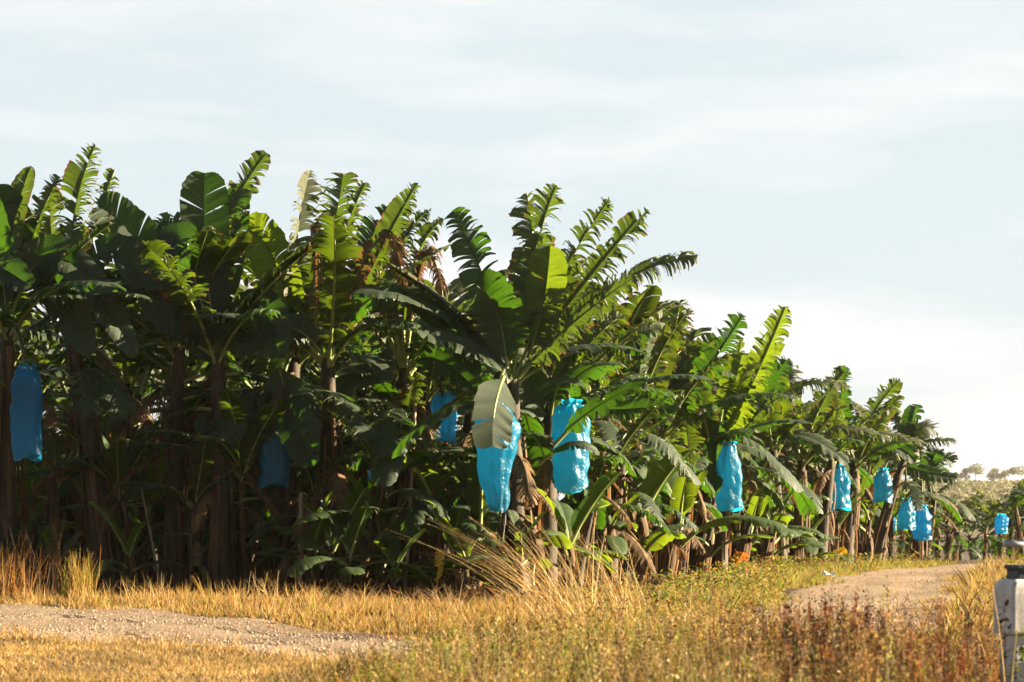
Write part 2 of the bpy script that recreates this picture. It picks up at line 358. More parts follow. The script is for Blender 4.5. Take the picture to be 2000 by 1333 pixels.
lib('arching', 9, (2.1, 2.8), (.50, .66), (52, 64), (-45, -15), (.45, 1.0), [M_leaf, M_rib], 1.0, .1)
lib('drooping', 7, (1.9, 2.4), (.52, .66), (25, 42), (-85, -65), (.25, 1.0), [M_leaf, M_rib], .9, .0)
lib('young', 6, (.8, 1.2), (.30, .42), (72, 84), (20, 55), (.0, .25), [M_young, M_rib], .3, .35)
lib('youngarch', 5, (1.0, 1.5), (.30, .42), (45, 62), (-60, -20), (.0, .4), [M_young, M_rib], .7, .05)
lib('broken', 4, (1.5, 1.9), (.30, .45), (-10, 20), (-88, -80), (.5, .95), [M_dead, M_sheath], 1.6, -.3)

# ---- pseudostems
def stem_mesh(seed, H, r0, lean):
    rg = random.Random(seed); V, Fc, MI = [], [], []; ns, nr = 12, 22; top = None
    def axis(t): return Vector((lean[0] * t + lean[0] * .5 * t * t, lean[1] * t, H * t))
    for a in range(nr + 1):
        t = a / nr; c = axis(t); r_ = r0 * (1.12 - .50 * t + .22 * math.exp(-t * 14))
        for s in range(ns):
            A = s / ns * 6.283 + t * 1.2; rr = r_ * (1 + .16 * mnoise.noise(Vector((math.cos(A) * 1.3, math.sin(A) * 1.3, t * 4 + seed))) + .10 * ((t * 7 + s / ns * 3) % 1))
            V.append(c + Vector((math.cos(A) * rr, math.sin(A) * rr, -.06 if a == 0 else 0)))
    for a in range(nr):
        for s in range(ns):
            s2 = (s + 1) % ns; Fc.append((a * ns + s, a * ns + s2, (a + 1) * ns + s2, (a + 1) * ns + s)); MI.append(0)
    # peeling sheath strips
    for k_ in range(rg.randint(9, 14)):
        A = rg.random() * 6.283; t1 = rg.uniform(.35, .95); ln = rg.uniform(.25, .8) * H; wd = rg.uniform(.03, .11); out_ = rg.uniform(.01, .09) * r0 / .12; b = len(V)
        m_ = 7
        for i in range(m_ + 1):
            s = i / m_; t = max(.0, t1 - s * ln / H); c = axis(t); rr = r0 * (1.2 - .5 * t) + .015 + out_ * math.sin(min(1, s * 1.1) * 2.2) + .02 * mnoise.noise(Vector((i, k_, seed)))
            dA = wd / rr * .5 * (1 - .45 * s) ; A2 = A + .25 * s * mnoise.noise(Vector((k_, i * .4, 3)))
            for sg in (-1, 0, 1):
                V.append(c + Vector((math.cos(A2 + sg * dA), math.sin(A2 + sg * dA), 0)) * (rr + (.02 if sg == 0 else 0)) + Vector((0, 0, 0)))
        for i in range(m_):
            for q in range(2): x = b + i * 3 + q; Fc.append((x, x + 1, x + 4, x + 3)); MI.append(1)
    me = mesh('pseudostem', [tuple(v) for v in V], Fc, [M_stem, M_sheath], mi=MI)
    return me, axis(1.0), axis
STEMS = []
for i, (lx, ly) in enumerate([(.05, .05), (.35, -.1), (-.3, .2), (.5, .0), (-.15, -.3), (.12, .4)]):
    STEMS.append(stem_mesh(11 + i, 2.7, .115 + .012 * (i % 3), (lx, ly)))
SUCK = [stem_mesh(40 + i, .75, .05, (.05 * i, .03)) for i in range(3)]

# ------------------------------------------------------------------ skyline and bags (photo measurements)
SKY = np.array([(-400, 330), (0, 362), (45, 335), (75, 335), (115, 345), (150, 330), (183, 288), (225, 335), (245, 425), (290, 430), (335, 420), (365, 345), (440, 350), (470, 350), (520, 302), (545, 400), (575, 380), (605, 335), (640, 370), (670, 340), (720, 360), (745, 410), (815, 358), (835, 405), (870, 425), (890, 412), (925, 490), (960, 455), (990, 490), (1020, 378), (1090, 365), (1110, 480), (1195, 392), (1215, 440), (1265, 410), (1280, 520), (1355, 502), (1365, 610), (1400, 650), (1450, 618), (1470, 690), (1530, 602), (1550, 700), (1600, 740), (1650, 720), (1700, 770), (1757, 742), (1790, 800), (1830, 850), (1865, 862), (1880, 930), (1930, 950), (1960, 945), (1990, 925), (2100, 900), (2500, 900)], float)
def skyline(px): return float(np.interp(px, SKY[:, 0], SKY[:, 1]))
# px centre, top row, bottom row, width px, depth
BAGS = [(52, 722, 895, 60, 32.2), (537, 832, 950, 60, 33.0), (742, 872, 936, 46, 35.0), (868, 772, 862, 46, 36.0), (967, 792, 992, 84, 31.6), (1115, 792, 958, 72, 33.2),
        (1425, 870, 995, 48, 42.4), (1640, 912, 995, 40, 52.3), (1618, 935, 988, 26, 53.8), (1725, 920, 981, 34, 55.0), (1771, 978, 1034, 32, 57.5), (1801, 992, 1054, 34, 60.5), (1744, 1012, 1036, 14, 62.0), (1956, 1008, 1042, 26, 66.0), (1346, 995, 1012, 9, 46)]
def blocked(pts, margin=6):
    for p in pts:
        if p[1] < 3: return True
        px, py = proj(p)
        if py < skyline(px) + 40 * min(1, 33 / p[1]): return True
        for bi, (bx, y0, y1, bw, bd) in enumerate(BAGS):
            if bi in (1, 2, 3, 8): y0 = (y0 + y1) / 2
            if p[1] < bd + .5 and abs(px - bx) < bw * .5 + margin and y0 + (.02 if bi in (4, 5) else .32) * (y1 - y0) < py < y1 + 4: return True
    return False

# ------------------------------------------------------------------ plants
def leaf_pts(c, M): return [M @ bez(c, t) for t in (.25, .4, .55, .7, .85, 1.0)]
def plant(px, d, label, group, crown=None, seed=0, hero=(), nrand=9, scale=1.0, sidx=None, x=None, mix='uoaod', dead=3):
    rg = random.Random(seed * 13 + 5)
    X = x if x is not None else (px - 1000) * d / F; z0 = gzs(X, d)
    root = empty('banana_plant', (X, d, z0)); tag(root, label, 'banana plant', group)
    sidx = seed % len(STEMS) if sidx is None else sidx
    if crown is not None:
        top = P(crown[0], crown[1], d + rg.uniform(-.1, .2)) - root.location; H = top.z
        me, _, ax = stem_mesh(300 + seed, H, .12 + .02 * rg.random(), (top.x / 1.5, top.y)); st = obj('pseudostem', me, root); top = ax(1.0)
    else:
        rz = rg.random() * 6.283; me, tp, _ = STEMS[sidx]; st = obj('pseudostem', me, root, rot=(0, 0, rz), sc=scale)
        top = (Matrix.Rotation(rz, 3, 'Z') @ tp) * scale
    tops = top
    for hi, h in enumerate(hero):
        mx_, my_, tx, ty, dz, W, tear = h[:7]; opt = h[7] if len(h) > 7 else {}
        b = root.location + tops + Vector((0, 0, -.08))
        if 'b' in opt: b = P(opt['b'][0], opt['b'][1], d + opt['b'][2])
        mid = P(mx_, my_, d + opt.get('md', dz * .45)); tip = P(tx, ty, d + dz)
        # quadratic through mid -> control
        c1 = mid * 2 - (b + tip) * .5
        ctrl = [b, b.lerp(c1, .66), tip.lerp(c1, .66), tip]; ctrl = [q - root.location for q in ctrl]
        nh = Vector(opt.get('n', (-.25, -.75, .55)))
        mat = {'t': M_torn, 'l': M_leaf, 'y': M_young, 'd': M_dead}[opt.get('m', 't' if tear > .6 else 'l')]
        lm = build_leaf(ctrl, W, tear, seed * 100 + hi, nh=nh, grav=opt.get('g', .6), pet=opt.get('pet', .16), mats=[mat, M_rib], vee=opt.get('v', .3), wind=Vector(opt.get('w', (.5, 0, -.1))), splay=opt.get('s', .45))
        obj('leaf', lm, root)
    yaw = rg.random() * 6.283; order = mix
    for i in range(nrand):
        ok = False
        for tr in range(9):
            kind = {'u': 'upright', 'o': 'oblique', 'a': 'arching', 'd': 'drooping'}[order[i % len(order)]] if tr < 5 else rg.choice(('arching', 'drooping', 'drooping'))
            lm, c = rg.choice(LIB[kind]); yw = yaw + i * 2.4 + rg.uniform(-.3, .3) + tr * 1.1; sc = scale * rg.uniform(.85, 1.08) * (1 - .05 * tr)
            tilt = rg.uniform(-.12, .12); off = top + Vector((0, 0, -.08 - .05 * (i % 4) - (rg.uniform(.2, .85) * scale if kind == 'drooping' else 0)))
            Mx = Matrix.Translation(root.location + off) @ Matrix.Rotation(yw, 4, 'Z') @ Matrix.Rotation(tilt, 4, 'X') @ Matrix.Scale(sc, 4)
            if not blocked(leaf_pts(c, Mx)): ok = True; break
        if ok: obj('leaf', lm, root, loc=off, rot=(tilt, 0, yw), sc=sc)
    for i in range(dead):
        lm, c = rg.choice(LIB['broken']); yw = rg.random() * 6.283; sc = scale * rg.uniform(.7, 1.0); off = top * (1 - .04 * i) + Vector((0, 0, -.2 - .28 * i)); Mx = Matrix.Translation(root.location + off) @ Matrix.Rotation(yw, 4, 'Z') @ Matrix.Scale(sc, 4)
        if not blocked(leaf_pts(c, Mx)): obj('dead_leaf', lm, root, loc=off, rot=(0, 0, yw), sc=sc)
    return root, root.location + top

up = dict(g=.25, v=.35)
HERO = [
 # px, d, crown, label, hero leaves
 (12, 32.8, (15, 650), 'banana plant at the left picture edge beside the leftmost blue bag', [
   (-5, 480, -50, 372, -.3, .55, .4), (22, 470, 62, 326, .3, .42, .3, dict(m='t')), (62, 470, 117, 346, .4, .4, .95), (110, 500, 262, 700, -.6, .62, .12, dict(n=(.3, -.9, .3))), (-40, 520, 60, 560, -.8, .6, .3)]),
 (205, 33.2, (140, 640), 'leaning banana plant under the tall ragged leaf spike at upper left', [
   (140, 450, 187, 284, .1, .50, .85, dict(w=(.7, 0, -.3))), (180, 470, 224, 332, .3, .40, 1.0, dict(w=(.8, 0, -.1))), (105, 500, 100, 365, .4, .42, .9), (60, 500, -8, 362, -.2, .6, .25),
   (92, 515, 178, 695, -.9, .68, .06, dict(n=(-.2, -1, .1), g=.2)), (260, 560, 410, 705, -.3, .55, .2), (220, 490, 335, 660, -.5, .6, .1)]),
 (335, 33.5, (350, 680), 'banana plant with thick bare stem left of the broad upright leaf', [
   (285, 480, 192, 405, -.2, .66, .12, dict(n=(-.3, -.8, .5), g=.2, b=(440, 660, .2))), (350, 570, 175, 560, -.8, .38, .18, dict(n=(0, -.6, .8), g=.9, b=(500, 660, -.2))), (300, 520, 332, 418, .5, .42, .7),
   (470, 610, 600, 690, -.5, .45, .3)]),
 (432, 33.0, (425, 690), 'banana plant topped by one broad smooth upright leaf', [
   (402, 500, 400, 338, -.2, .72, .03, dict(n=(.15, -1, .1), g=.1, v=.12, m='l')), (430, 480, 522, 300, .2, .50, .85, dict(w=(.8, 0, -.2))), (455, 470, 470, 358, .5, .45, .4), (385, 520, 318, 432, .3, .5, .6),
   (500, 600, 545, 700, -.6, .6, .2), (355, 480, 350, 560, -.6, .6, .15)]),
 (555, 33.4, (575, 700), 'banana plant holding a half hidden blue bag with an upright narrow yellow green leaf above', [
   (577, 500, 606, 333, -.1, .46, .62, dict(n=(.6, -.8, .1), m='t', w=(.4, 0, -.3))), (540, 520, 482, 448, 0, .66, .05, dict(m='y', n=(-.2, -1, .2))), (640, 490, 671, 340, .3, .62, .75, dict(w=(.7, 0, -.2))),
   (560, 770, 612, 910, -1.0, .66, .05, dict(n=(-.4, -1, .2), g=.2, b=(545, 700, -.5))), (500, 665, 400, 655, -.8, .5, .1), (450, 800, 392, 845, -.6, .42, .1, dict(b=(540, 790, 0)))]),
 (655, 33.0, (640, 700), 'banana plant with brown shredded leaves hanging in the middle of the left block', [
   (655, 520, 716, 357, .2, .46, .9, dict(w=(.8, 0, -.3))), (692, 540, 762, 402, .3, .5, .5), (718, 540, 816, 358, -.1, .42, .72, dict(w=(.6, 0, -.4))), (770, 570, 930, 735, -.8, .62, .35, dict(g=1.2, n=(.2, -.6, .7))),
   (560, 640, 470, 700, -.6, .5, .2), (740, 480, 800, 400, .6, .36, 1.0, dict(w=(.7, 0, -.6))), (735, 470, 790, 560, -.3, .42, 1.0, dict(m='d', g=2.2)), (620, 440, 618, 640, -.5, .22, 1.0, dict(m='d', g=1.8))]),
 (800, 33.8, (790, 720), 'slender banana plant with pale sunlit stem between the middle blue bags', [
   (770, 530, 842, 408, .2, .42, .95, dict(w=(.5, 0, -.9), g=1.4)), (800, 540, 866, 428, .1, .42, 1.0, dict(w=(.4, 0, -1), g=1.6)), (740, 550, 790, 440, .4, .5, .95, dict(g=1.6)), (850, 700, 938, 772, -.5, .46, .3, dict(g=.9)), (720, 730, 645, 770, -.4, .5, .2), (830, 500, 868, 600, -.3, .4, 1.0, dict(m='d', g=2.4))]),
 (1012, 32.5, (1000, 740), 'tallest central banana plant with long feathery leaves and a large pointed blue bag', [
   (950, 560, 884, 411, -.2, .58, .50, dict(w=(-.5, 0, -.3), b=(985, 700, 0))), (1035, 530, 1088, 363, -.1, .52, .85, dict(w=(.5, 0, -.2))), (1040, 500, 1028, 377, .3, .46, 1.0, dict(w=(-.6, 0, -.2), b=(1020, 640, .2))), (975, 620, 930, 556, -.7, .80, .30, dict(n=(-.3, -1, .3), g=.5, b=(990, 745, -.2))),
   (1090, 550, 1190, 392, .1, .50, 1.0, dict(w=(.6, 0, -.4), v=.1)), (1130, 570, 1264, 410, .3, .50, 1.0, dict(w=(.6, 0, -.7), v=.1)), (1180, 570, 1362, 502, -.2, .52, .95, dict(w=(.3, 0, -1.), g=1.3)), (1110, 640, 1242, 540, -.5, .56, .8, dict(w=(.5, 0, -.8))),
   (850, 600, 688, 576, -.7, .55, .3, dict(g=1.0, n=(0, -.5, .9))), (955, 700, 800, 640, -.8, .55, .35, dict(g=1.2, n=(0, -.6, .8))), (966, 800, 962, 872, -1.75, .60, 0, dict(n=(.3, -1, .1), g=.05, v=-.1, b=(985, 735, -1.2), pet=.05, md=-1.65)), (1060, 600, 1075, 480, -.3, .6, .1, dict(m='y', b=(1030, 700, 0), n=(-.2, -1, .1)))]),
 (1068, 33.8, (1075, 800), 'shorter banana plant with broad wavy leaves between the two largest blue bags', [
   (1050, 790, 1032, 720, -.2, .5, 0, dict(m='l', n=(.2, -1, .1))), (1160, 800, 1265, 745, -1.2, .48, .45, dict(g=.9, b=(1080, 870, -1.0), n=(0, -.5, .8), md=-1.1)), (1115, 868, 1168, 886, -1.2, .34, .3, dict(g=1.2, b=(1052, 905, -.9), n=(0, -.4, .9), md=-1.2)), (1105, 740, 1120, 670, .2, .4, .1, dict(m='y')), (1130, 700, 1215, 615, .4, .5, .9)]),
 (1160, 36, (1165, 790), 'banana plant right behind the second large blue bag', [
   (1200, 690, 1290, 640, .2, .5, .85, dict(g=1.2)), (1170, 660, 1185, 560, .3, .5, .8), (1225, 800, 1330, 790, -.4, .5, .5)]),
 (1218, 38, (1240, 820), 'banana plant with glowing folded green leaf tops right of the centre', [
   (1280, 720, 1300, 632, 0, .55, .05, dict(m='y', n=(.2, -1, .1))), (1300, 700, 1326, 600, .4, .42, .9), (1250, 700, 1245, 645, .2, .5, .6), (1180, 760, 1100, 800, -.5, .5, .2)]),
 (1290, 40, (1285, 850), 'banana plant with long diagonal torn leaf rising to the right', [
   (1370, 740, 1452, 616, -.2, .6, .62, dict(m='l')), (1345, 730, 1400, 660, .3, .5, .4, dict(m='y')), (1340, 700, 1362, 645, .5, .5, .7), (1220, 800, 1180, 900, -.5, .45, .1)]),
 (1362, 43, (1395, 880), 'leaning banana plant just left of the medium blue bag', [
   (1465, 760, 1536, 598, 0, .62, .55, dict(m='y', w=(.6, 0, -.2))), (1390, 790, 1288, 840, -.7, .5, .5, dict(g=1.1, n=(0, -.5, .9))), (1430, 770, 1450, 690, .4, .6, .3, dict(m='y')), (1400, 880, 1398, 965, -.8, .45, .1, dict(b=(1410, 800, -.3), n=(-.5, -1, 0)))]),
 (1405, 43.8, (1420, 870), 'banana plant carrying the medium blue bag beside the grass verge', [
   (1540, 765, 1655, 757, -.3, .52, .9, dict(g=1.5, n=(0, -.4, .9), w=(0, 0, -.6))), (1440, 790, 1488, 800, -.5, .5, .4, dict(g=1.3, n=(0, -.4, .9), b=(1330, 830, 0))), (1470, 800, 1500, 700, .3, .6, .3)]),
 (1525, 48.5, (1510, 880), 'stout banana plant behind the green verge with dark drooping crown', [
   (1560, 850, 1655, 905, -.6, .6, .4, dict(g=1.2, n=(0, -.4, .9))), (1500, 780, 1540, 700, .3, .6, .5, dict(m='l')), (1450, 860, 1400, 850, -.3, .5, .5), (1520, 800, 1500, 715, .5, .6, .2, dict(m='y'))]),
 (1556, 49.8, (1565, 900), 'thin stemmed banana plant second from the track end group', [
   (1600, 800, 1655, 722, .3, .5, .7), (1620, 840, 1740, 860, -.3, .5, .9, dict(g=1.4, n=(0, -.4, .9)))]),
 (1600, 51.6, (1625, 900), 'thick leaning banana plant left of the paired blue bags', [
   (1640, 800, 1645, 715, .2, .5, .6), (1600, 840, 1560, 790, 0, .5, .5), (1690, 850, 1812, 870, -.4, .5, .9, dict(g=1.5, n=(0, -.4, .9)))]),
 (1652, 53.8, (1668, 905), 'banana plant carrying the paired blue bags near the track end', [
   (1700, 820, 1758, 742, 0, .52, .75), (1650, 830, 1640, 780, .2, .5, .5), (1730, 870, 1790, 900, -.3, .5, .4)]),
 (1706, 55.3, (1765, 900), 'strongly leaning banana plant at the end of the dirt track', [
   (1800, 868, 1867, 862, -.3, .48, .85, dict(g=1.3, n=(0, -.4, .9))), (1790, 840, 1832, 846, 0, .5, .8), (1770, 860, 1745, 805, .2, .5, .5), (1800, 920, 1870, 935, -.3, .5, .4), (1775, 850, 1790, 790, .3, .5, .4)]),
 (1792, 61.0, (1800, 945), 'last banana plant of the lit row before the dark far rows', [
   (1830, 900, 1862, 905, 0, .5, .6), (1820, 900, 1835, 880, 0, .5, .5)]),
]
CROWNS = []
for i, (px, d, cr, lab, hv) in enumerate(HERO):
    rt, tp = plant(px, d, lab, 'banana plants along the front of the plantation', crown=cr, seed=i + 1, hero=hv, nrand=10 if d < 40 else 9, scale=.95, mix='odadaod' if d < 43 else 'odaouao', dead=6 if d < 43 else 2)
    CROWNS.append(tp)

# rows behind
FL = np.array([(-12, 34.5), (-8, 33.6), (.6, 33.2), (1.9, 37), (3.2, 42), (4.2, 46), (6.2, 51.5), (8.6, 56.5), (10.8, 63), (14, 76)])
def frontline(x): return float(np.interp(x, FL[:, 0], FL[:, 1]))
rg = random.Random(77); cnt = 0; BACK = []
xq = -9.2
while xq < 12.5:
    fl = frontline(xq); dq = fl + 1.6; row = 0; lim = 17.5 if xq < .5 else 16
    while dq < fl + lim:
        X = xq + rg.uniform(-.35, .35); d = dq + rg.uniform(-.5, .5)
        px = 1000 + F * X / d
        if -90 < px < 1950 and d > frontline(X) + 1.1:
            topy = skyline(px); hmax = (YH - topy) * d / F + CH        # tallest leaf that stays under the tree line
            BACK.append((X, d, px, min(1.15, max(.62, (hmax - 0.5) / 4.75)), row))
        dq += 2.1; row += 1
    xq += 1.55
xq = -9.5
while xq < 4:
    BACK.append((xq + rg.uniform(-.2, .2), frontline(xq) + (18 if xq < .5 else 15) + rg.uniform(-.6, .6), 1000 + F * xq / 52, .8, 8)); xq += 1.15
def zone(px):
    for lim, s in ((170, 'far left edge'), (330, 'upper left ragged leaf spike'), (480, 'broad upright leaf'), (640, 'half hidden blue bag at left'), (760, 'brown shredded leaves'), (900, 'small blue bags in the middle'), (1040, 'tallest central plant'), (1180, 'second large blue bag'), (1330, 'glowing folded leaf tops'), (1480, 'medium blue bag'), (1600, 'stout drooping plant by the verge'), (1720, 'paired blue bags'), (3000, 'strongly leaning plant at the track end')):
        if px < lim: return s
ROWN = ['second row', 'third row', 'fourth row', 'fifth row', 'sixth row', 'seventh row', 'eighth row', 'ninth row', 'tenth row', 'eleventh row']
for i, (X, d, px, s, row) in enumerate(BACK):
    plant(0, d, 'banana plant in the %s, behind the %s' % (ROWN[row], zone(px)), 'banana plants in the rows behind', seed=100 + i, x=X, scale=s, nrand=9 if row < 3 else 8, mix='odaodad', dead=3)

# half grown plants filling the gaps between the stems, leaves low
rg = random.Random(31)
for i, (px, d, sc_, lab) in enumerate([(90, 33.2, .62, 'behind the bright yellow tuft'), (268, 33.4, .55, 'right of the leaning ragged plant'), (375, 33.0, .50, 'under the broad upright leaf'), (480, 33.4, .66, 'left of the half hidden bag'), (610, 33.5, .58, 'right of the straight pale pole'), (700, 33.2, .62, 'below the brown shredded leaves'), (760, 34, .7, 'behind the smallest middle bag'), (880, 33.4, .66, 'under the crumpled bag'), (930, 34, .55, 'left of the largest bag'),
        (1125, 34.6, .6, 'under the second largest bag'), (1190, 36.6, .7, 'right of the second largest bag'), (1250, 38.4, .62, 'below the glowing folded leaves'), (1325, 41, .7, 'under the diagonal torn leaf'), (1380, 43.6, .5, 'left of the medium bag stem'), (1450, 45.4, .66, 'right of the medium bag'), (1490, 47, .5, 'at the back of the green verge'), (1575, 50.4, .55, 'between the two thick stems'), (1630, 52.8, .55, 'under the paired bags'), (1680, 54.8, .6, 'left of the strongly leaning plant'), (1740, 57.5, .6, 'under the square bottomed bag')]):
    plant(px, d, 'half grown banana plant ' + lab, 'half grown banana plants between the stems', seed=400 + i, scale=sc_ * (1 if i < 13 else .72), nrand=9 if i < 13 else 6, mix='odaoda' if i < 13 else 'ouo', dead=3 if i < 13 else 1)
# far dark block across the track end and right edge
rg = random.Random(5)
FARB = []
for d in (71, 75, 80, 86, 93, 101):
    x = ((1835 if d < 79 else 1790) - 1000) * d / F
    while x < (2110 - 1000) * d / F + 1:
        FARB.append((x + rg.uniform(-.4, .4), d + rg.uniform(-1.5, 1.5))); x += 1.35
for i, (x, d) in enumerate(FARB):
    px = 1000 + F * x / d; ty = 962 if px < 1965 else 925
    plant(0, d, 'dark shaded banana plant in the distant rows beyond the track end', 'dark banana plants beyond the track end', seed=500 + i, x=x, scale=(CH + (YH - ty) * d / F - gzs(x, d)) / rg.uniform(4.3, 5.0), nrand=9, mix='odadoa', dead=1)
for i, (px, d) in enumerate([(1998, 64), (2030, 62), (2060, 60), (2085, 57)]):
    plant(px, d, 'banana plant leaning in at the right picture edge above the white post', 'banana plants at the right picture edge', seed=700 + i, scale=.56, nrand=10, mix='oadoa', dead=0)

# ------------------------------------------------------------------ young suckers with bright leaves
rg = random.Random(9)
SUCKS = [(1250, 37, 1.5, 'young banana shoot with yellow green leaves in front of the lit stems'), (1010, 31.9, .85, 'small yellow green banana shoot under the large pointed blue bag'), (1370, 42.3, 1.2, 'young banana shoot below the medium blue bag'),
         (1110, 32.8, 1.0, 'young banana shoot below the second large blue bag'), (640, 32.4, .9, 'young banana shoot at the foot of the brown shredded plant'), (690, 33, 1.5, 'bright young banana shoot between the left stems'), (470, 33.5, 1.3, 'young banana shoot glowing behind the left blue bag'),
         (845, 33.5, 1.4, 'young banana shoot beside the slender sunlit stem'), (1490, 47, 1.4, 'young banana shoot at the back of the green verge'), (1580, 50, 1.1, 'young banana shoot between the thick leaning stems'), (1690, 54.6, 1.4, 'round leaved young banana shoot below the right blue bags'),
         (1300, 39, 1.5, 'dense young banana shoot under the diagonal torn leaf'), (1190, 36, 1.3, 'young banana shoot in the gap right of the second large bag'), (920, 33.5, 1.5, 'young banana shoot left of the large pointed blue bag'), (1445, 45, 1.3, 'young banana shoot right of the medium blue bag'), (745, 33.2, 1.0, 'low young banana shoot under the smallest middle bag'), (880, 32.6, .8, 'low dark banana shoot at the edge of the verge')]
SUCKS += [(95, 32.4, 0.62, 'young banana shoot behind the bright yellow tuft, catching light'), (250, 32.5, 0.78, 'young banana shoot between the two leaning left stems'), (600, 32.4, 1.04, 'tall young banana shoot beside the straight pale pole'), (665, 32.2, 0.78, 'young banana shoot with lit leaves right of the straight pale pole'), (770, 32.2, 0.57, 'young banana shoot in front of the slender sunlit stem'), (905, 32.2, 0.68, 'young banana shoot in front of the gap left of the largest bag')]
def sucker(x, d, s, label, seed, group='young banana shoots among the stems'):
    rgs = random.Random(seed); rt = empty('banana_shoot', (x, d, gzs(x, d))); tag(rt, label, 'banana shoot', group)
    me, tp, _ = SUCK[seed % 3]; obj('pseudostem', me, rt, sc=s); y0 = rgs.random() * 6
    for i in range(rgs.randint(5, 8)):
        lm, c = rgs.choice(LIB['young'] if i < 3 else LIB['youngarch']); off = tp * s + Vector((0, 0, -.08 * i * s)); sc = s * rgs.uniform(.6, 1.15); yw = y0 + i * 2.4
        Mx = Matrix.Translation(rt.location + off) @ Matrix.Rotation(yw, 4, 'Z') @ Matrix.Scale(sc, 4)
        if not blocked(leaf_pts(c, Mx)): obj('leaf', lm, rt, loc=off, rot=(rgs.uniform(-.2, .2), 0, yw), sc=sc)
for i, (px, d, s, lab) in enumerate(SUCKS): sucker((px - 1000) * d / F, d, s, lab, 30 + i)
for i, (X, d, px, s, row) in enumerate(BACK):
    if row < 5 and (px < 1300 or i % 2): sucker(X + rg.uniform(-.8, .8), d - rg.uniform(.5, 1.0), rg.uniform(.9, 1.9), 'young banana shoot in the %s, behind the %s' % (ROWN[row], zone(px)), 200 + i, 'young banana shoots inside the rows')

# ------------------------------------------------------------------ blue bunch bags
def bag_mat(name, base, trans, tf):
    m, t, out = newmat(name); K = t.links.new
    tcn = mk(t, 'ShaderNodeTexCoord'); mpn = mk(t, 'ShaderNodeMapping'); mpn.inputs['Scale'].default_value = (1, 1, .8); K(tcn.outputs['Object'], mpn.inputs[0])
    no = mk(t, 'ShaderNodeTexNoise', i_Scale=26.0, i_Detail=5.0, i_Roughness=.6, i_Distortion=.8); K(mpn.outputs[0], no.inputs['Vector'])
    vo = mk(t, 'ShaderNodeTexVoronoi', i_Scale=20.0); K(mpn.outputs[0], vo.inputs['Vector'])
    big = mk(t, 'ShaderNodeTexNoise', i_Scale=4.0, i_Detail=3.0); K(mpn.outputs[0], big.inputs['Vector'])
    ra = ramp(t, big.outputs['Fac'], [(.3, tuple(c * .6 for c in base)), (.7, base)])
    pb = mk(t, 'ShaderNodeBsdfPrincipled'); K(ra.outputs[0], pb.inputs['Base Color']); pb.inputs['Roughness'].default_value = .28; pb.inputs['Specular IOR Level'].default_value = .6
    b1 = mk(t, 'ShaderNodeBump'); b1.inputs['Strength'].default_value = .7; b1.inputs['Distance'].default_value = .02; K(no.outputs['Fac'], b1.inputs['Height'])
    b2 = mk(t, 'ShaderNodeBump'); b2.inputs['Strength'].default_value = .3; b2.inputs['Distance'].default_value = .012; K(vo.outputs['Distance'], b2.inputs['Height']); K(b1.outputs[0], b2.inputs['Normal']); K(b2.outputs[0], pb.inputs['Normal'])
    tr = mk(t, 'ShaderNodeBsdfTranslucent'); tr.inputs[0].default_value = (*trans, 1); K(b2.outputs[0], tr.inputs['Normal'])
    mx = mk(t, 'ShaderNodeMixShader'); mx.inputs[0].default_value = tf; K(pb.outputs[0], mx.inputs[1]); K(tr.outputs[0], mx.inputs[2]); K(mx.outputs[0], out.inputs[0]); return m
M_bag = bag_mat('blue_plastic_film', (.006, .20, .34), (.010, .43, .62), .55)
M_bagp = bag_mat('blue_plastic_film_shade_tone', (.004, .20, .40), (.006, .48, .78), .6)  # second colour of the same film, tuned to how bags look in shade
M_twine = simple('pale_twine', (.5, .55, .55), (.7, .7, .7), 5, .6, bump=0)
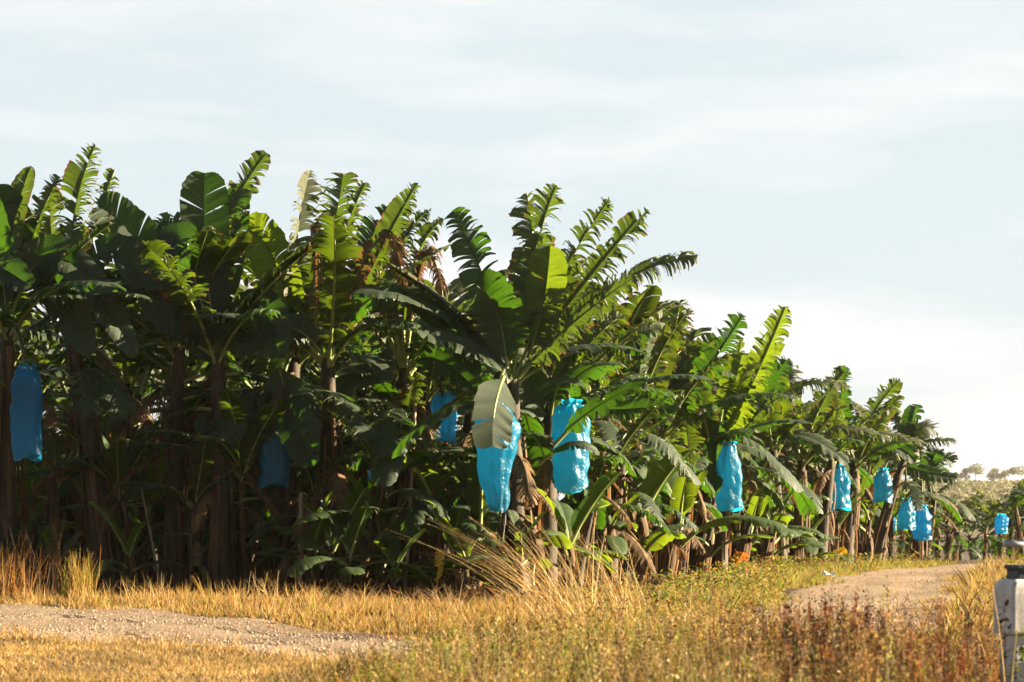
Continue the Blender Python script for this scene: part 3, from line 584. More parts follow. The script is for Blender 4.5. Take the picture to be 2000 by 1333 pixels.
def bag(px, y0, y1, wpx, d, label, seed, mat, shape='tube'):
    rgs = random.Random(seed); H = (y1 - y0) * d / F; Rr = wpx * .5 * d / F; c = P(px, y0, d)
    root = empty('bunch_bag', c); tag(root, label, 'plastic bag', 'blue plastic bags over banana bunches')
    n, m_ = 44, 34; V, Fc = [], []
    for a in range(m_ + 1):
        t = a / m_
        if shape == 'cone': prof = min(1, .42 + t * 3.2) ** .7 * (1 - .52 * max(0, t - .30) / .7); sx = -.0
        elif shape == 'flare': prof = min(1, .36 + t * 2.2) ** .7 * (1 + .06 * t)
        else: prof = min(1, .50 + t * 3.4) ** .6 * (1 - .16 * max(0, t - .45))
        for s in range(n):
            A = s / n * 6.283; pl = .05 * math.cos(t * 27 + 2 * math.sin(A * 2)) * (t > .12) * math.sin(A * 3 + seed) + .13 * mnoise.noise(Vector((math.cos(A) * 1.2 + t * 3, math.sin(A) * 1.2 + t * 6, seed * 2))) + .13 * mnoise.noise(Vector((math.cos(A) * 2.4, math.sin(A) * 2.4, seed + t * .8))) + .05 * math.sin(A * 9 + seed) * (1 - t) + .05 * mnoise.noise(Vector((math.cos(A) * 5, math.sin(A) * 5, seed + t * 5)))
            if t < .12: pl += .16 * math.sin(A * 7) * (1 - t / .12)
            r_ = Rr * prof * (1 + pl); z = -H * t
            if a == m_: z += H * .04 * math.sin(A * 2 + seed) + H * .02 * mnoise.noise(Vector((A * 2, 1, seed)))
            sh = (.18 * Rr * (t - .3) if shape == 'cone' else 0) + .16 * Rr * mnoise.noise(Vector((t * 2.2, seed, 1)))
            V.append((r_ * math.cos(A) + sh, r_ * math.sin(A) * .85, z + .03 * Rr * math.sin(3 * A)))
    for a in range(m_):
        for s in range(n): s2 = (s + 1) % n; Fc.append((a * n + s, (a + 1) * n + s, (a + 1) * n + s2, a * n + s2))
    # gathered collar over the tie
    b = len(V)
    for a in range(4):
        for s in range(n):
            A = s / n * 6.283; r_ = Rr * (.36 + .05 * a) * (1 + .30 * math.sin(A * 5 + a * .5)); V.append((r_ * math.cos(A), r_ * math.sin(A), -.03 + Rr * .13 * a + .02 * math.sin(A * 3)))
    for a in range(3):
        for s in range(n): s2 = (s + 1) % n; Fc.append((b + a * n + s, b + a * n + s2, b + (a + 1) * n + s2, b + (a + 1) * n + s))
    obj('film_cover', mesh('film_cover', V, Fc, mat), root)
    # tie
    V2, F2 = [], []
    for a in range(16):
        for s in range(6):
            A, B_ = a / 16 * 6.283, s / 6 * 6.283; rr = Rr * .36 + .012 * math.cos(B_); V2.append((rr * math.cos(A), rr * math.sin(A), .012 + .012 * math.sin(B_)))
    for a in range(16):
        for s in range(6): a2, s2 = (a + 1) % 16, (s + 1) % 6; F2.append((a * 6 + s, a2 * 6 + s, a2 * 6 + s2, a * 6 + s2))
    obj('tie', mesh('tie', V2, F2, M_twine), root)
    if shape == 'cone':     # string hanging out of the bottom
        V3, F3 = [], []; 
        for a in range(9):
            t = a / 8
            for s in range(4): A = s / 4 * 6.283; V3.append((.12 + .02 * math.sin(t * 4) + .002 * math.cos(A), -.05 + .002 * math.sin(A), -H * .93 - .5 * t))
        for a in range(8):
            for s in range(4): s2 = (s + 1) % 4; F3.append((a * 4 + s, a * 4 + s2, a * 4 + 4 + s2, a * 4 + 4 + s))
        obj('string', mesh('string', V3, F3, M_twine), root)
    return c
BL = ['dark blue plastic bag hanging in shade at the left picture edge', 'blue bag half hidden by a hanging leaf left of the pale prop pole', 'small blue bag peeking between dark leaves behind a brown stem', 'crumpled blue bag under dark leaves left of the largest bag', 'largest bright blue bag tapering to a point with string below', 'second largest bright blue bag crossed by a dark leaf', 'medium bright blue bag flaring at the bottom above a brown stem',
      'wide blue bag in front of the pair near the leaning stems', 'deep blue bag mostly behind the wide one of the pair', 'tapered blue bag right of the ragged sunlit stem', 'square bottomed bright blue bag near the track end', 'deep blue bag lowest and nearest the dark far rows', 'tiny pale blue bag glimpsed behind the leaning stem', 'small deep blue bag above the weathered white post', 'tiny blue bag glimpsed deep between the stems left of the medium bag']
shapes = ['tube', 'tube', 'tube', 'tube', 'cone', 'tube', 'flare', 'flare', 'tube', 'flare', 'flare', 'flare', 'tube', 'tube', 'tube']
for i, b in enumerate(BAGS):
    top = bag(*b, BL[i], 3 + i, M_bagp if i in (0, 1, 2, 3, 8, 11, 13) else M_bag, shapes[i])
    # fruit stalk bending from the nearest crown down into the bag (a part of that plant)
    if i < 12:
        best = min(range(len(CROWNS)), key=lambda q: (CROWNS[q] - top).length)
        if (CROWNS[best] - top).length < 3.0:
            rt = [o for o in C.objects if o.name.startswith('banana_plant')][best]; a0 = CROWNS[best] - rt.location; a3 = top - rt.location + Vector((0, 0, -.25))
            cs = [a0 + Vector((0, 0, -.2)), a0 + Vector((0, 0, .45)), a3 + Vector((0, 0, .7)), a3]; V, Fc = [], []
            for a in range(15):
                p = bez(cs, a / 14); T = (bez(cs, min(1, a / 14 + .03)) - bez(cs, max(0, a / 14 - .03))).normalized(); S = T.cross(Vector((.2, 1, .1))).normalized(); Q = S.cross(T)
                for s in range(7): A = s / 7 * 6.283; V.append(tuple(p + (S * math.cos(A) + Q * math.sin(A)) * .028))
            for a in range(14):
                for s in range(7): s2 = (s + 1) % 7; Fc.append((a * 7 + s, a * 7 + s2, a * 7 + 7 + s2, a * 7 + 7 + s))
            obj('fruit_stalk', mesh('fruit_stalk', V, Fc, M_stalk), rt)

# ------------------------------------------------------------------ prop poles
M_pole = simple('bleached_pole', (.12, .08, .045), (.34, .25, .16), 4, .7, stretch=(2, 2, .4))
def pole(p0, p1, r_, label):
    V, Fc = [], []; rt = Vector(p0); q = Vector(p1) - rt; n = 12
    S = q.cross(Vector((0, 1, 0))).normalized(); Q = S.cross(q).normalized()
    for a in range(n + 1):
        t = a / n; c = q * t + S * .02 * mnoise.noise(Vector((a * .4, r_ * 99, 0)))
        for s in range(8): A = s / 8 * 6.283; V.append(tuple(c + (S * math.cos(A) + Q * math.sin(A)) * r_ * (1.1 - .3 * t) * (1 + .06 * math.sin(a * 2.1 + s))))
    for a in range(n):
        for s in range(8): s2 = (s + 1) % 8; Fc.append((a * 8 + s, a * 8 + s2, a * 8 + 8 + s2, a * 8 + 8 + s))
    Fc.append(tuple(range(n * 8, n * 8 + 8)))
    o = obj('prop_pole', mesh('prop_pole', V, Fc, M_pole), loc=rt); tag(o, label, 'prop pole', 'pale poles propping up the plants'); return o
def gp(px, d): x = (px - 1000) * d / F; return Vector((x, d, gzs(x, d) - .05))
pole(gp(585, 32.2), P(588, 965, 32.5), .034, 'straight pale prop pole standing below the left blue bag')
pole(gp(790, 33.0), P(812, 790, 33.3), .028, 'long thin sunlit prop pole leaning beside the slender stem')
pole(gp(318, 32.8), P(276, 950, 33.2), .018, 'thin slanting stick between the dark left stems')
pole(gp(1040, 32.2), P(1046, 1010, 32.4), .02, 'thin pale stick rising behind the tall dry grass')

# ------------------------------------------------------------------ grass and weeds (numpy blades)
M_blade = attr_mat('dry_grass', tf=.42, rough=.65, boost=1.25)
PAL = dict(gold=(.275, .17, .042), straw=(.31, .215, .085), pale=(.40, .30, .15), green=(.08, .105, .015), lime=(.18, .19, .02), brown=(.085, .042, .015), rust=(.16, .042, .009), dark=(.02, .014, .007), orange=(.22, .09, .015))
def pick(rs, n, spec):
    names, p = zip(*spec); p = np.array(p) / sum(p); i = rs.choice(len(names), n, p=p); c = np.array([PAL[q] for q in names])[i]
    return c * (.75 + .5 * rs.rand(n, 1))
def blades(x, y, h, wd, lean, col, rs, curl=.35, z=None, dirn=None):
    n = len(x); z = gz(x, y) if z is None else z; th = rs.rand(n) * 6.283 if dirn is None else dirn; dx, dy = np.cos(th) * lean, np.sin(th) * lean
    fx = rs.rand(n) * 6.283; sx, sy = np.cos(fx) * wd * .5, np.sin(fx) * wd * .5
    v = np.zeros((n, 6, 3)); c = np.zeros((n, 6, 3))
    for k_, t in enumerate((0, .5, 1.0)):
        off = t * (1 - curl) + curl * t * t; hz = h * (t - curl * .35 * t * t * np.clip(lean / (h + 1e-6), 0, 1.6)); ww = (1, .85, .12)[k_]
        px_ = x + dx * off; py_ = y + dy * off; pz = z - .01 + hz
        v[:, k_ * 2] = np.c_[px_ - sx * ww, py_ - sy * ww, pz]; v[:, k_ * 2 + 1] = np.c_[px_ + sx * ww, py_ + sy * ww, pz]
        c[:, k_ * 2] = c[:, k_ * 2 + 1] = col
    f = np.array([(0, 1, 3, 2), (2, 3, 5, 4)]); F_ = (np.arange(n)[:, None, None] * 6 + f[None]).reshape(-1, 4)
    return v.reshape(-1, 3), F_, c.reshape(-1, 3)
def join(parts):
    V, F_, Cc, o = [], [], [], 0
    for v, f, c in parts: V.append(v); F_.append(f + o); Cc.append(c); o += len(v)
    return np.concatenate(V), np.concatenate(F_), np.concatenate(Cc)
def inpoly(x, y, poly):
    poly = np.asarray(poly); r_ = np.zeros(len(x), bool); j = len(poly) - 1
    for i in range(len(poly)):
        xi, yi = poly[i]; xj, yj = poly[j]
        c = ((yi > y) != (yj > y)) & (x < (xj - xi) * (y - yi) / (yj - yi + 1e-9) + xi); r_ ^= c; j = i
    return r_
def scatter(rs, poly, dens, clump=0):
    p = np.asarray(poly); x0, y0 = p.min(0); x1, y1 = p.max(0); n = int((x1 - x0) * (y1 - y0) * dens)
    x = rs.uniform(x0, x1, n); y = rs.uniform(y0, y1, n)
    if clump:
        m_ = (np.sin(x * 1.7 + 1.3 * np.sin(y * 1.1)) * np.sin(y * 2.3 + np.sin(x * 2.7)) + np.sin(x * 5.1 + y) * np.sin(y * 4.3 - x) * .6) * .5 + .5
        kx = rs.rand(n) < (1 - clump) + clump * m_; x, y = x[kx], y[kx]
    k_ = inpoly(x, y, p); return x[k_], y[k_]
def patch(x, y, s=1.0): return np.clip(.5 + .5 * np.sin(x * 1.3 * s + 2 * np.sin(y * .8 * s)) * np.sin(y * 1.1 * s + 1.5 * np.sin(x * .9 * s)), 0, 1)
rs = np.random.RandomState(4)
# foreground lawn
nearE = [tuple(q) for q in TB[::4]]
lawn_poly = [(-16, 9)] + [(a, b + .12) for a, b in nearE] + [(1.0, 9)]
x, y = scatter(rs, [(max(-8.5, a), max(12.5, b)) for a, b in lawn_poly], 1900, .25); n = len(x)
h = rs.uniform(.02, .055, n) * (.7 + .6 * patch(x, y, 2)); col = pick(rs, n, [('gold', 5), ('straw', 4), ('pale', 1.5), ('orange', 1.2), ('lime', .7), ('brown', .6)]) * (.62 + .6 * patch(x, y, 2.6))[:, None]
L1 = blades(x, y, h, rs.uniform(.005, .009, n), h * rs.uniform(.2, 1.2, n), col, rs)
o = obj('lawn_grass', mesh('lawn_grass', *L1[:2], M_blade, col=L1[2])); tag(o, 'short dry golden grass in front of the gravel track', 'grass', kind='stuff')
# verge between left track and plants
farE = [tuple(q) for q in TA[::4]]
verge = [(-10, 34.6), (-10, 34.3)] + [(a, b - .10) for a, b in farE if a > -9.9] + [(1.6, 18), (2.2, 24), (1.6, 28.5), (.3, 28.6), (-1, 29.2), (-3.6, 30.2), (-5.0, 30.8), (-5.3, 32.3), (-7, 33.0)]
parts = []
x, y = scatter(rs, verge, 620, .3); n = len(x); ed = np.clip((y - np.interp(x, TA[:, 0], TA[:, 1])) / 3.0, 0, 1)
h = rs.uniform(.04, .12, n) * (.6 + 1.1 * patch(x, y, 1.5)) * (.55 + .6 * ed); col = pick(rs, n, [('gold', 5), ('straw', 3), ('orange', 2), ('lime', 1.2), ('brown', 1.2)]) * (.6 + .6 * patch(x, y, 1.9))[:, None]
parts.append(blades(x, y, h, rs.uniform(.007, .014, n), h * rs.uniform(.2, .9, n), col, rs))
x, y = scatter(rs, verge, 8, .8); n = len(x); cx = np.repeat(x, 14) + rs.randn(n * 14) * .05; cy = np.repeat(y, 14) + rs.randn(n * 14) * .05; hh = np.repeat(rs.uniform(.12, .34, n), 14) * rs.uniform(.6, 1.1, n * 14)
parts.append(blades(cx, cy, hh, rs.uniform(.006, .012, n * 14), hh * rs.uniform(.1, .8, n * 14), pick(rs, n * 14, [('gold', 4), ('straw', 4), ('orange', 2), ('lime', 1)]), rs))
o = join(parts); o = obj('verge_grass', mesh('verge_grass', *o[:2], M_blade, col=o[2])); tag(o, 'golden dry grass strip between the gravel track and the dark plants', 'grass', kind='stuff')
# right verge, greener
LA = [tuple(q) for q in RA[::4] if q[1] < 57]
rverge = [(10.6, 57.5)] + [(a - .08, b) for a, b in LA] + [(.9, 20), (.4, 26), (1.0, 30), (2.6, 36), (3.8, 42), (4.8, 47), (6.6, 52), (8.8, 56.5)]
parts = []
x, y = scatter(rs, rverge, 520, .3); n = len(x); h = rs.uniform(.06, .22, n) * (.6 + .9 * patch(x, y, 1.2)); gcol = pick(rs, n, [('lime', 4), ('green', 2.0), ('gold', 3), ('straw', 1.5), ('brown', 1)])
parts.append(blades(x, y, h, rs.uniform(.010, .022, n), h * rs.uniform(.3, 1.1, n), gcol, rs))
x, y = scatter(rs, rverge, 10, .6); n = len(x); k_ = 22; cx = np.repeat(x, k_) + rs.randn(n * k_) * .10; cy = np.repeat(y, k_) + rs.randn(n * k_) * .10; cz = gz(cx, cy) + rs.uniform(.05, .34, n * k_)
parts.append(blades(cx, cy, rs.uniform(-.02, .05, n * k_), rs.uniform(.02, .045, n * k_), rs.uniform(.03, .07, n * k_), np.repeat(pick(rs, n, [('lime', 3), ('green', 3), ('gold', 2), ('rust', .8), ('brown', 1)]), k_, axis=0), rs, z=cz))
o = join(parts); o = obj('herb_verge', mesh('herb_verge', *o[:2], M_blade, col=o[2])); tag(o, 'yellow green grass and herbs between the lit stems and the dirt track', 'ground cover', kind='stuff')
# far side of the right track
LB = [tuple(q) for q in RB[::4] if q[1] < 56]
fr_poly = [(15, 57), (14.5, 51)] + [(a + .08, b) for a, b in LB if b > 20] + [(3.2, 19.5), (3.7, 20.5), (5, 24), (9, 28), (14, 40), (18, 50), (18, 57)]
parts = []
x, y = scatter(rs, fr_poly, 300, .3); n = len(x); h = rs.uniform(.06, .32, n) * (.5 + 1.0 * patch(x, y, 1.3)); parts.append(blades(x, y, h, rs.uniform(.010, .022, n), h * rs.uniform(.3, .9, n), pick(rs, n, [('gold', 3), ('lime', 2), ('straw', 2), ('brown', 2.2), ('rust', .7)]), rs))
o = join(parts); o = obj('field_grass', mesh('field_grass', *o[:2], M_blade, col=o[2])); tag(o, 'rough brown and yellow grass on the right side of the dirt track', 'ground cover', kind='stuff')

parts = []
for E, n_, col_ in ((RA, 26, [('lime', 3), ('gold', 3), ('green', 1)]), (RB, 26, [('gold', 3), ('lime', 1), ('brown', 1)]), (TA, 16, [('gold', 3), ('straw', 2)]), (TB, 16, [('gold', 3), ('straw', 2)])):
    a = rs.rand(240) * (len(E) - 1.01); i = a.astype(int); c = E[i] + (E[i + 1] - E[i]) * (a - i)[:, None] + rs.randn(240, 2) * .17
    cx = np.repeat(c[:, 0], n_) + rs.randn(240 * n_) * .07; cy = np.repeat(c[:, 1], n_) + rs.randn(240 * n_) * .07; hh = np.repeat(rs.uniform(.03, .13, 240), n_) * rs.uniform(.5, 1.2, 240 * n_)
    parts.append(blades(cx, cy, hh, rs.uniform(.007, .014, 240 * n_), hh * rs.uniform(.3, 1.2, 240 * n_), pick(rs, 240 * n_, col_), rs, z=gz(cx, cy) + .015))
o = join(parts); o = obj('track_edge_grass', mesh('track_edge_grass', *o[:2], M_blade, col=o[2])); tag(o, 'small ragged grass tufts creeping over the edges of both tracks', 'grass', kind='stuff')
# litter under the plants
x, y = scatter(rs, [(-10, 33.4), (-5.2, 31.6), (-3.5, 30.2), (-1, 29.2), (.3, 28.6), (2.2, 29.0), (2.2, 34), (3, 38), (3.5, 42.5), (6.4, 51), (9, 56), (11, 62), (8, 64), (0, 46), (-10, 44)], 70, .2); n = len(x)
lit = blades(x, y, rs.uniform(.01, .22, n), rs.uniform(.03, .12, n), rs.uniform(.15, .55, n), pick(rs, n, [('brown', 4), ('dark', 4), ('orange', .5), ('straw', .5)]), rs)
o = obj('leaf_litter', mesh('leaf_litter', *lit[:2], M_blade, col=lit[2])); tag(o, 'fallen dry banana leaves and trash covering the shaded ground', 'leaf litter', kind='stuff')

# ---- foreground weeds
def weed_arrays(x, y, h, spec, rs, nl=26, lsz=(.007, .021), spread=.10, top=.0):
    n = len(x); parts = []; z = gz(x, y); th = rs.rand(n) * 6.283; ln = h * rs.uniform(.0, .28, n); dx, dy = np.cos(th) * ln, np.sin(th) * ln; pc = pick(rs, n, spec)
    parts.append(blades(x, y, h, np.full(n, .006), ln, pc * .6, rs, curl=.2, dirn=th))
    i = np.repeat(np.arange(n), nl); t = np.clip(rs.rand(n * nl) ** (.8 - top) * 1.03, 0, 1); m_ = n * nl
    br = rs.rand(m_) * 6.283; sp = spread * (1.15 - t) * rs.rand(m_) ** .6
    lx = x[i] + dx[i] * t + np.cos(br) * sp; ly = y[i] + dy[i] * t + np.sin(br) * sp; lz = z[i] + h[i] * t * .96
    s = rs.uniform(*lsz, m_); parts.append(blades(lx, ly, s * rs.uniform(-.4, 1.3, m_), s * rs.uniform(.5, .9, m_), s * rs.uniform(.5, 1.4, m_), pc[i] * (.7 + .6 * rs.rand(m_, 1)), rs, z=lz, curl=.5))
    return join(parts)
weed_poly_ = [(-1.75, 12.6), (-1.5, 15.2), (-1.25, 17.1), (-.55, 17.6), (.2, 18.2), (.8, 19.5), (1.4, 21), (2.0, 19.8), (3.6, 18.8), (4.2, 18.6), (4.6, 15), (4.2, 10.5), (-1.0, 10.5)]
weed_poly = [(-1.75, 12.6), (-1.5, 15.2), (-1.25, 17.1), (-.55, 17.6), (.2, 18.2), (.8, 19.5), (1.4, 21), (2.0, 19.8), (3.78, 18.8), (3.02, 15), (2.12, 10.5), (-1.0, 10.5)]
SP_G = [('gold', 2.6), ('straw', 2.6), ('lime', 2), ('green', .8), ('brown', 2.8), ('pale', 1.2), ('dark', 1.6), ('orange', .4)]
SP_R = [('brown', 4), ('rust', 2.6), ('gold', 1.3), ('dark', 2.2), ('straw', .6), ('orange', 1), ('lime', .8)]
parts = []
x, y = scatter(rs, weed_poly, 620, .75); n = len(x); lim = np.interp(x, [-1.8, -1.0, 0, 1.2, 1.8, 3, 4.5], [.08, .22, .38, .40, .32, .34, .38]); h = rs.uniform(.35, 1, n) * lim * (.35 + .8 * patch(x, y, 2.2))
isr = rs.rand(n) < sstep(.8, 2.2, x); col = np.where(isr[:, None], pick(rs, n, SP_R), pick(rs, n, SP_G)) * (.55 + .7 * patch(x, y, 2.9))[:, None]
parts.append(blades(x, y, h, rs.uniform(.004, .009, n), h * rs.uniform(.2, .9, n), col, rs))
for spec, poly, dn, hm in ((SP_G, [(-1.3, 11.5), (-1.0, 16.5), (0, 17.8), (1.0, 20), (1.9, 20), (2.2, 12), (1.6, 10.5)], 40, (.22, .5)), (SP_R, [(1.2, 11), (1.4, 18.5), (2.4, 19), (3.68, 18.4), (2.14, 10.8)], 46, (.28, .58))):
    x, y = scatter(rs, poly, dn, .3); n = len(x); h = rs.uniform(*hm, n) * np.clip((x + 1.6) / 1.6, .35, 1); parts.append(weed_arrays(x, y, h, spec, rs, nl=44))
x = rs.uniform(-.9, 2.9, 70); y = rs.uniform(12.5, 18.6, 70); k_ = (x < .186 * y); x, y = x[k_], y[k_]; isr = x > rs.uniform(.6, 1.8, len(x))
for q, sp_ in ((~isr, [('lime', 3), ('gold', 3), ('green', 2), ('straw', 1)]), (isr, [('rust', 3), ('brown', 4), ('dark', 1.5), ('lime', .6)])):
    xx, yy = x[q], y[q]; r_ = 9; cx = np.repeat(xx, r_) + rs.randn(len(xx) * r_) * .07; cy = np.repeat(yy, r_) + rs.randn(len(xx) * r_) * .07; hh = np.repeat(rs.uniform(.30, .56, len(xx)), r_) * rs.uniform(.55, 1, len(xx) * r_) * np.clip((cx + 1.7) / 1.6, .3, 1)
    parts.append(weed_arrays(cx, cy, hh, sp_, rs, nl=60, lsz=(.006, .018), spread=.07))
o = join(parts); o = obj('weeds', mesh('weeds', *o[:2], M_blade, col=o[2])); tag(o, 'tangled dry gold and rust coloured weeds filling the near foreground', 'weeds', kind='stuff')

# distinct dark red weed spikes against the dirt track
for i, (px, py, d) in enumerate([(1568, 1178, 15.5), (1585, 1172, 16), (1598, 1168, 15.2), (1618, 1178, 15.8), (1645, 1150, 15.0), (1652, 1165, 14.6), (1536, 1176, 15.6), (1705, 1178, 15.2), (1722, 1200, 14.5), (1685, 1190, 15.5), (1632, 1185, 16.2), (1668, 1205, 15.2)]):
    X = (px - 1000) * d / F; z0 = gzs(X, d); hh = CH + (YH - py) * d / F - z0; r2 = np.random.RandomState(60 + i)
    n_ = 5; xs_ = X * 0 + r2.randn(n_) * .02; ys_ = r2.randn(n_) * .02
    a = weed_arrays(xs_ + X, ys_ + d, hh * np.r_[1, r2.uniform(.55, .85, n_ - 1)], [('rust', 3), ('brown', 3), ('dark', 2)], r2, nl=150, lsz=(.010, .026), spread=.05, top=.25)
    v = a[0] - np.array([X, d, z0]); o = obj('weed_spike', mesh('weed_spike', v, a[1], M_blade, col=a[2]), loc=(X, d, z0))
    tag(o, ['tall dark red seed spike, highest of the weeds before the track' if i == 4 else 'dark red seeding weed spike in front of the dirt track'][0], 'weed', 'dark red weed spikes before the dirt track')

# ---- tall grass clumps
def clump(px, d, n_, hr, leanr, label, spec, seed, bias=0, bw=.008, sp=.12, cat='grass clump', curl=.75):
    X = (px - 1000) * d / F; z0 = gzs(X, d); r2 = np.random.RandomState(seed)
    h = r2.uniform(*hr, n_); ln = h * r2.uniform(*leanr, n_); th = (r2.rand(n_) * 6.283) if bias == 0 else (math.pi * (.5 - .5 * np.sign(bias)) + r2.randn(n_) * 1.0)
    # arching blades with 8 segments
    S = 9; v = np.zeros((n_, S * 2, 3)); c = np.zeros((n_, S * 2, 3)); bx = r2.randn(n_) * sp; by = r2.randn(n_) * sp; col = pick(r2, n_, spec); fx = r2.rand(n_) * 3.14
    for k_ in range(S):
        t = k_ / (S - 1); w_ = bw * (1 - .8 * t); ox = np.cos(th) * ln * t ** 1.5; oy = np.sin(th) * ln * t ** 1.5; oz = h * (t - curl * .45 * t ** 2.6 * np.clip(ln / h, 0, 1.5))
        for q, sg in enumerate((-1, 1)):
            v[:, k_ * 2 + q] = np.c_[bx + ox + sg * w_ * np.cos(fx), by + oy + sg * w_ * np.sin(fx), oz - .02]; c[:, k_ * 2 + q] = col
    f = np.array([(2 * a, 2 * a + 1, 2 * a + 3, 2 * a + 2) for a in range(S - 1)]); F_ = (np.arange(n_)[:, None, None] * S * 2 + f[None]).reshape(-1, 4)
    o = obj('grass_clump', mesh('grass_clump', v.reshape(-1, 3), F_, M_blade, col=c.reshape(-1, 3)), loc=(X, d, z0)); tag(o, label, cat, 'tall grass clumps'); return o
GS = [('straw', 4), ('gold', 3), ('brown', 1), ('pale', 2.5), ('orange', .6)]
clump(1075, 22.4, 45, (.6, 1.15), (.7, 1.4), 'pale dry grass clump leaning left behind the large arching one', GS, 41, bias=-1, bw=.0055, sp=.14, curl=.45)
clump(1120, 21.2, 105, (.5, 1.25), (.55, 1.35), 'large straw coloured grass clump arching left across the central stems', GS, 1, bias=-1, bw=.006, sp=.14, curl=.3)
clump(1180, 21.0, 50, (.5, 1.25), (.3, .9), 'straw grass clump just right of the large arching one', GS, 2, bias=-1, bw=.004, sp=.22, curl=.4)
clump(1210, 21.8, 60, (.6, 1.1), (.2, .55), 'sparse tall dry grass standing before the shoot right of centre', GS, 21, bias=-1, bw=.0045, sp=.2)
clump(155, 29.8, 170, (.3, .72), (.05, .45), 'bright yellow grass tuft at the track edge on the left', [('gold', 4), ('lime', 3), ('orange', 2)], 3, bw=.006, sp=.09)
clump(15, 30.5, 190, (.35, .85), (.1, .5), 'orange dry grass clump at the left picture edge', [('orange', 3), ('gold', 3), ('brown', 2)], 4, bw=.006, sp=.16)
clump(60, 31.4, 40, (.6, 1.15), (.1, .35), 'thin tall brown stalks behind the orange clump at left', [('brown', 4), ('orange', 1)], 5, bw=.005, sp=.2)
clump(120, 31.5, 40, (.7, 1.25), (.05, .3), 'tall brown grass stalks behind the bright yellow tuft', [('brown', 4), ('dark', 2), ('orange', 1)], 6, bw=.005, sp=.2)
clump(870, 27.0, 70, (.2, .5), (.3, .9), 'ragged dry tuft beside the pale plastic scrap', GS, 31, bw=.005, sp=.12)
clump(700, 28.0, 60, (.2, .45), (.3, .8), 'ragged dry tuft on the verge between the middle bags', GS, 32, bw=.005, sp=.12)
clump(300, 29.6, 50, (.2, .45), (.2, .7), 'ragged dry tuft on the verge under the thick bare stem', GS, 33, bw=.005, sp=.12)
clump(400, 29.0, 14, (.25, .5), (.2, .5), 'few broad yellow blades rising from the verge at left', [('gold', 2), ('lime', 2)], 7, bw=.009, sp=.02)
clump(525, 28.5, 60, (.2, .5), (.1, .5), 'small dry tuft on the verge below the left blue bag', GS, 8, bw=.005, sp=.12)
clump(1935, 13.2, 9, (.75, 1.05), (.1, .4), 'thin bent dry stalks crossing before the dark rows at right', [('straw', 3), ('gold', 2), ('brown', 2)], 9, bias=-1, bw=.0035, sp=.12)
clump(1720, 14.5, 14, (.4, .62), (.2, .7), 'sparse dry stalks in front of the dirt track', [('brown', 3), ('gold', 1)], 10, bw=.003, sp=.25)

# leafy dark weed in front of the post
X, d = 2.78, 13.3; r2 = np.random.RandomState(8); z0 = gzs(X, d); n_ = 8
a = weed_arrays(X + r2.randn(n_) * .07 + .05, d + r2.randn(n_) * .05, r2.uniform(.28, .60, n_), [('green', 3), ('dark', 2)], r2, nl=46, lsz=(.02, .045), spread=.13)
o = obj('leafy_weed', mesh('leafy_weed', a[0] - np.array([X, d, z0]), a[1], M_blade, col=a[2] * .6), loc=(X, d, z0)); tag(o, 'dark leafy weed standing in front of the white post', 'weed')
for i, (X, d, hs, lab) in enumerate([(4.6, 16.9, 1.15, 'low unseen shrub added just beyond the right picture edge to shade the weeds'), (4.4, 12.2, 1.5, 'taller unseen shrub added beyond the right picture edge to shade the weeds')]):  # unseen shrubs, added to cast shade patches over the foreground weeds
    r2 = np.random.RandomState(70 + i); z0 = gzs(X, d); n_ = 26
    a = weed_arrays(X + r2.randn(n_) * .34, d + r2.randn(n_) * .34, hs * r2.uniform(.5, 1.0, n_), [('green', 4), ('dark', 1), ('lime', 1)], r2, nl=90, lsz=(.03, .07), spread=.22)
    o = obj('shade_shrub', mesh('shade_shrub', a[0] - np.array([X, d, z0]), a[1], M_blade, col=a[2]), loc=(X, d, z0)); tag(o, lab, 'shrub')
# yellow dead leaf and orange leaf standing out by the stems
def loose_leaf(px, py, d, L_, W_, mat, label, rot, seed):
    me = build_leaf([Vector((0, 0, 0)), Vector((0, 0, L_ * .4)), Vector((.03, 0, L_ * .75)), Vector((.0, 0, L_))], W_, .5, seed, nh=Vector((-.2, -1, 0)), grav=.2, mats=[mat, M_rib], pet=.05, NS=20, rib=.008)
    o = obj('fallen_leaf', me, loc=P(px, py, d), rot=rot); tag(o, label, 'leaf', 'withered leaves low by the stems')
M_yel = simple('yellowed_leaf', (.5, .26, .02), (.62, .40, .03), 8, .6, bump=.2, trans=(.8, .5, .03), tf=.4)
M_ora = simple('orange_leaf', (.30, .08, .015), (.5, .17, .03), 8, .6, bump=.2, trans=(.8, .25, .03), tf=.4)
loose_leaf(852, 1138, 32.2, .42, .14, M_yel, 'upright yellow withered leaf low in the dark gap left of centre', (0, .1, 0), 1)
loose_leaf(1432, 1108, 44.0, .32, .28, M_ora, 'orange withered leaf beside the stem below the medium bag', (.3, .5, .3), 2)
loose_leaf(1618, 1090, 51.5, .42, .18, M_yel, 'yellow withered leaf lying low under the paired bags', (0, 1.1, 0), 3)

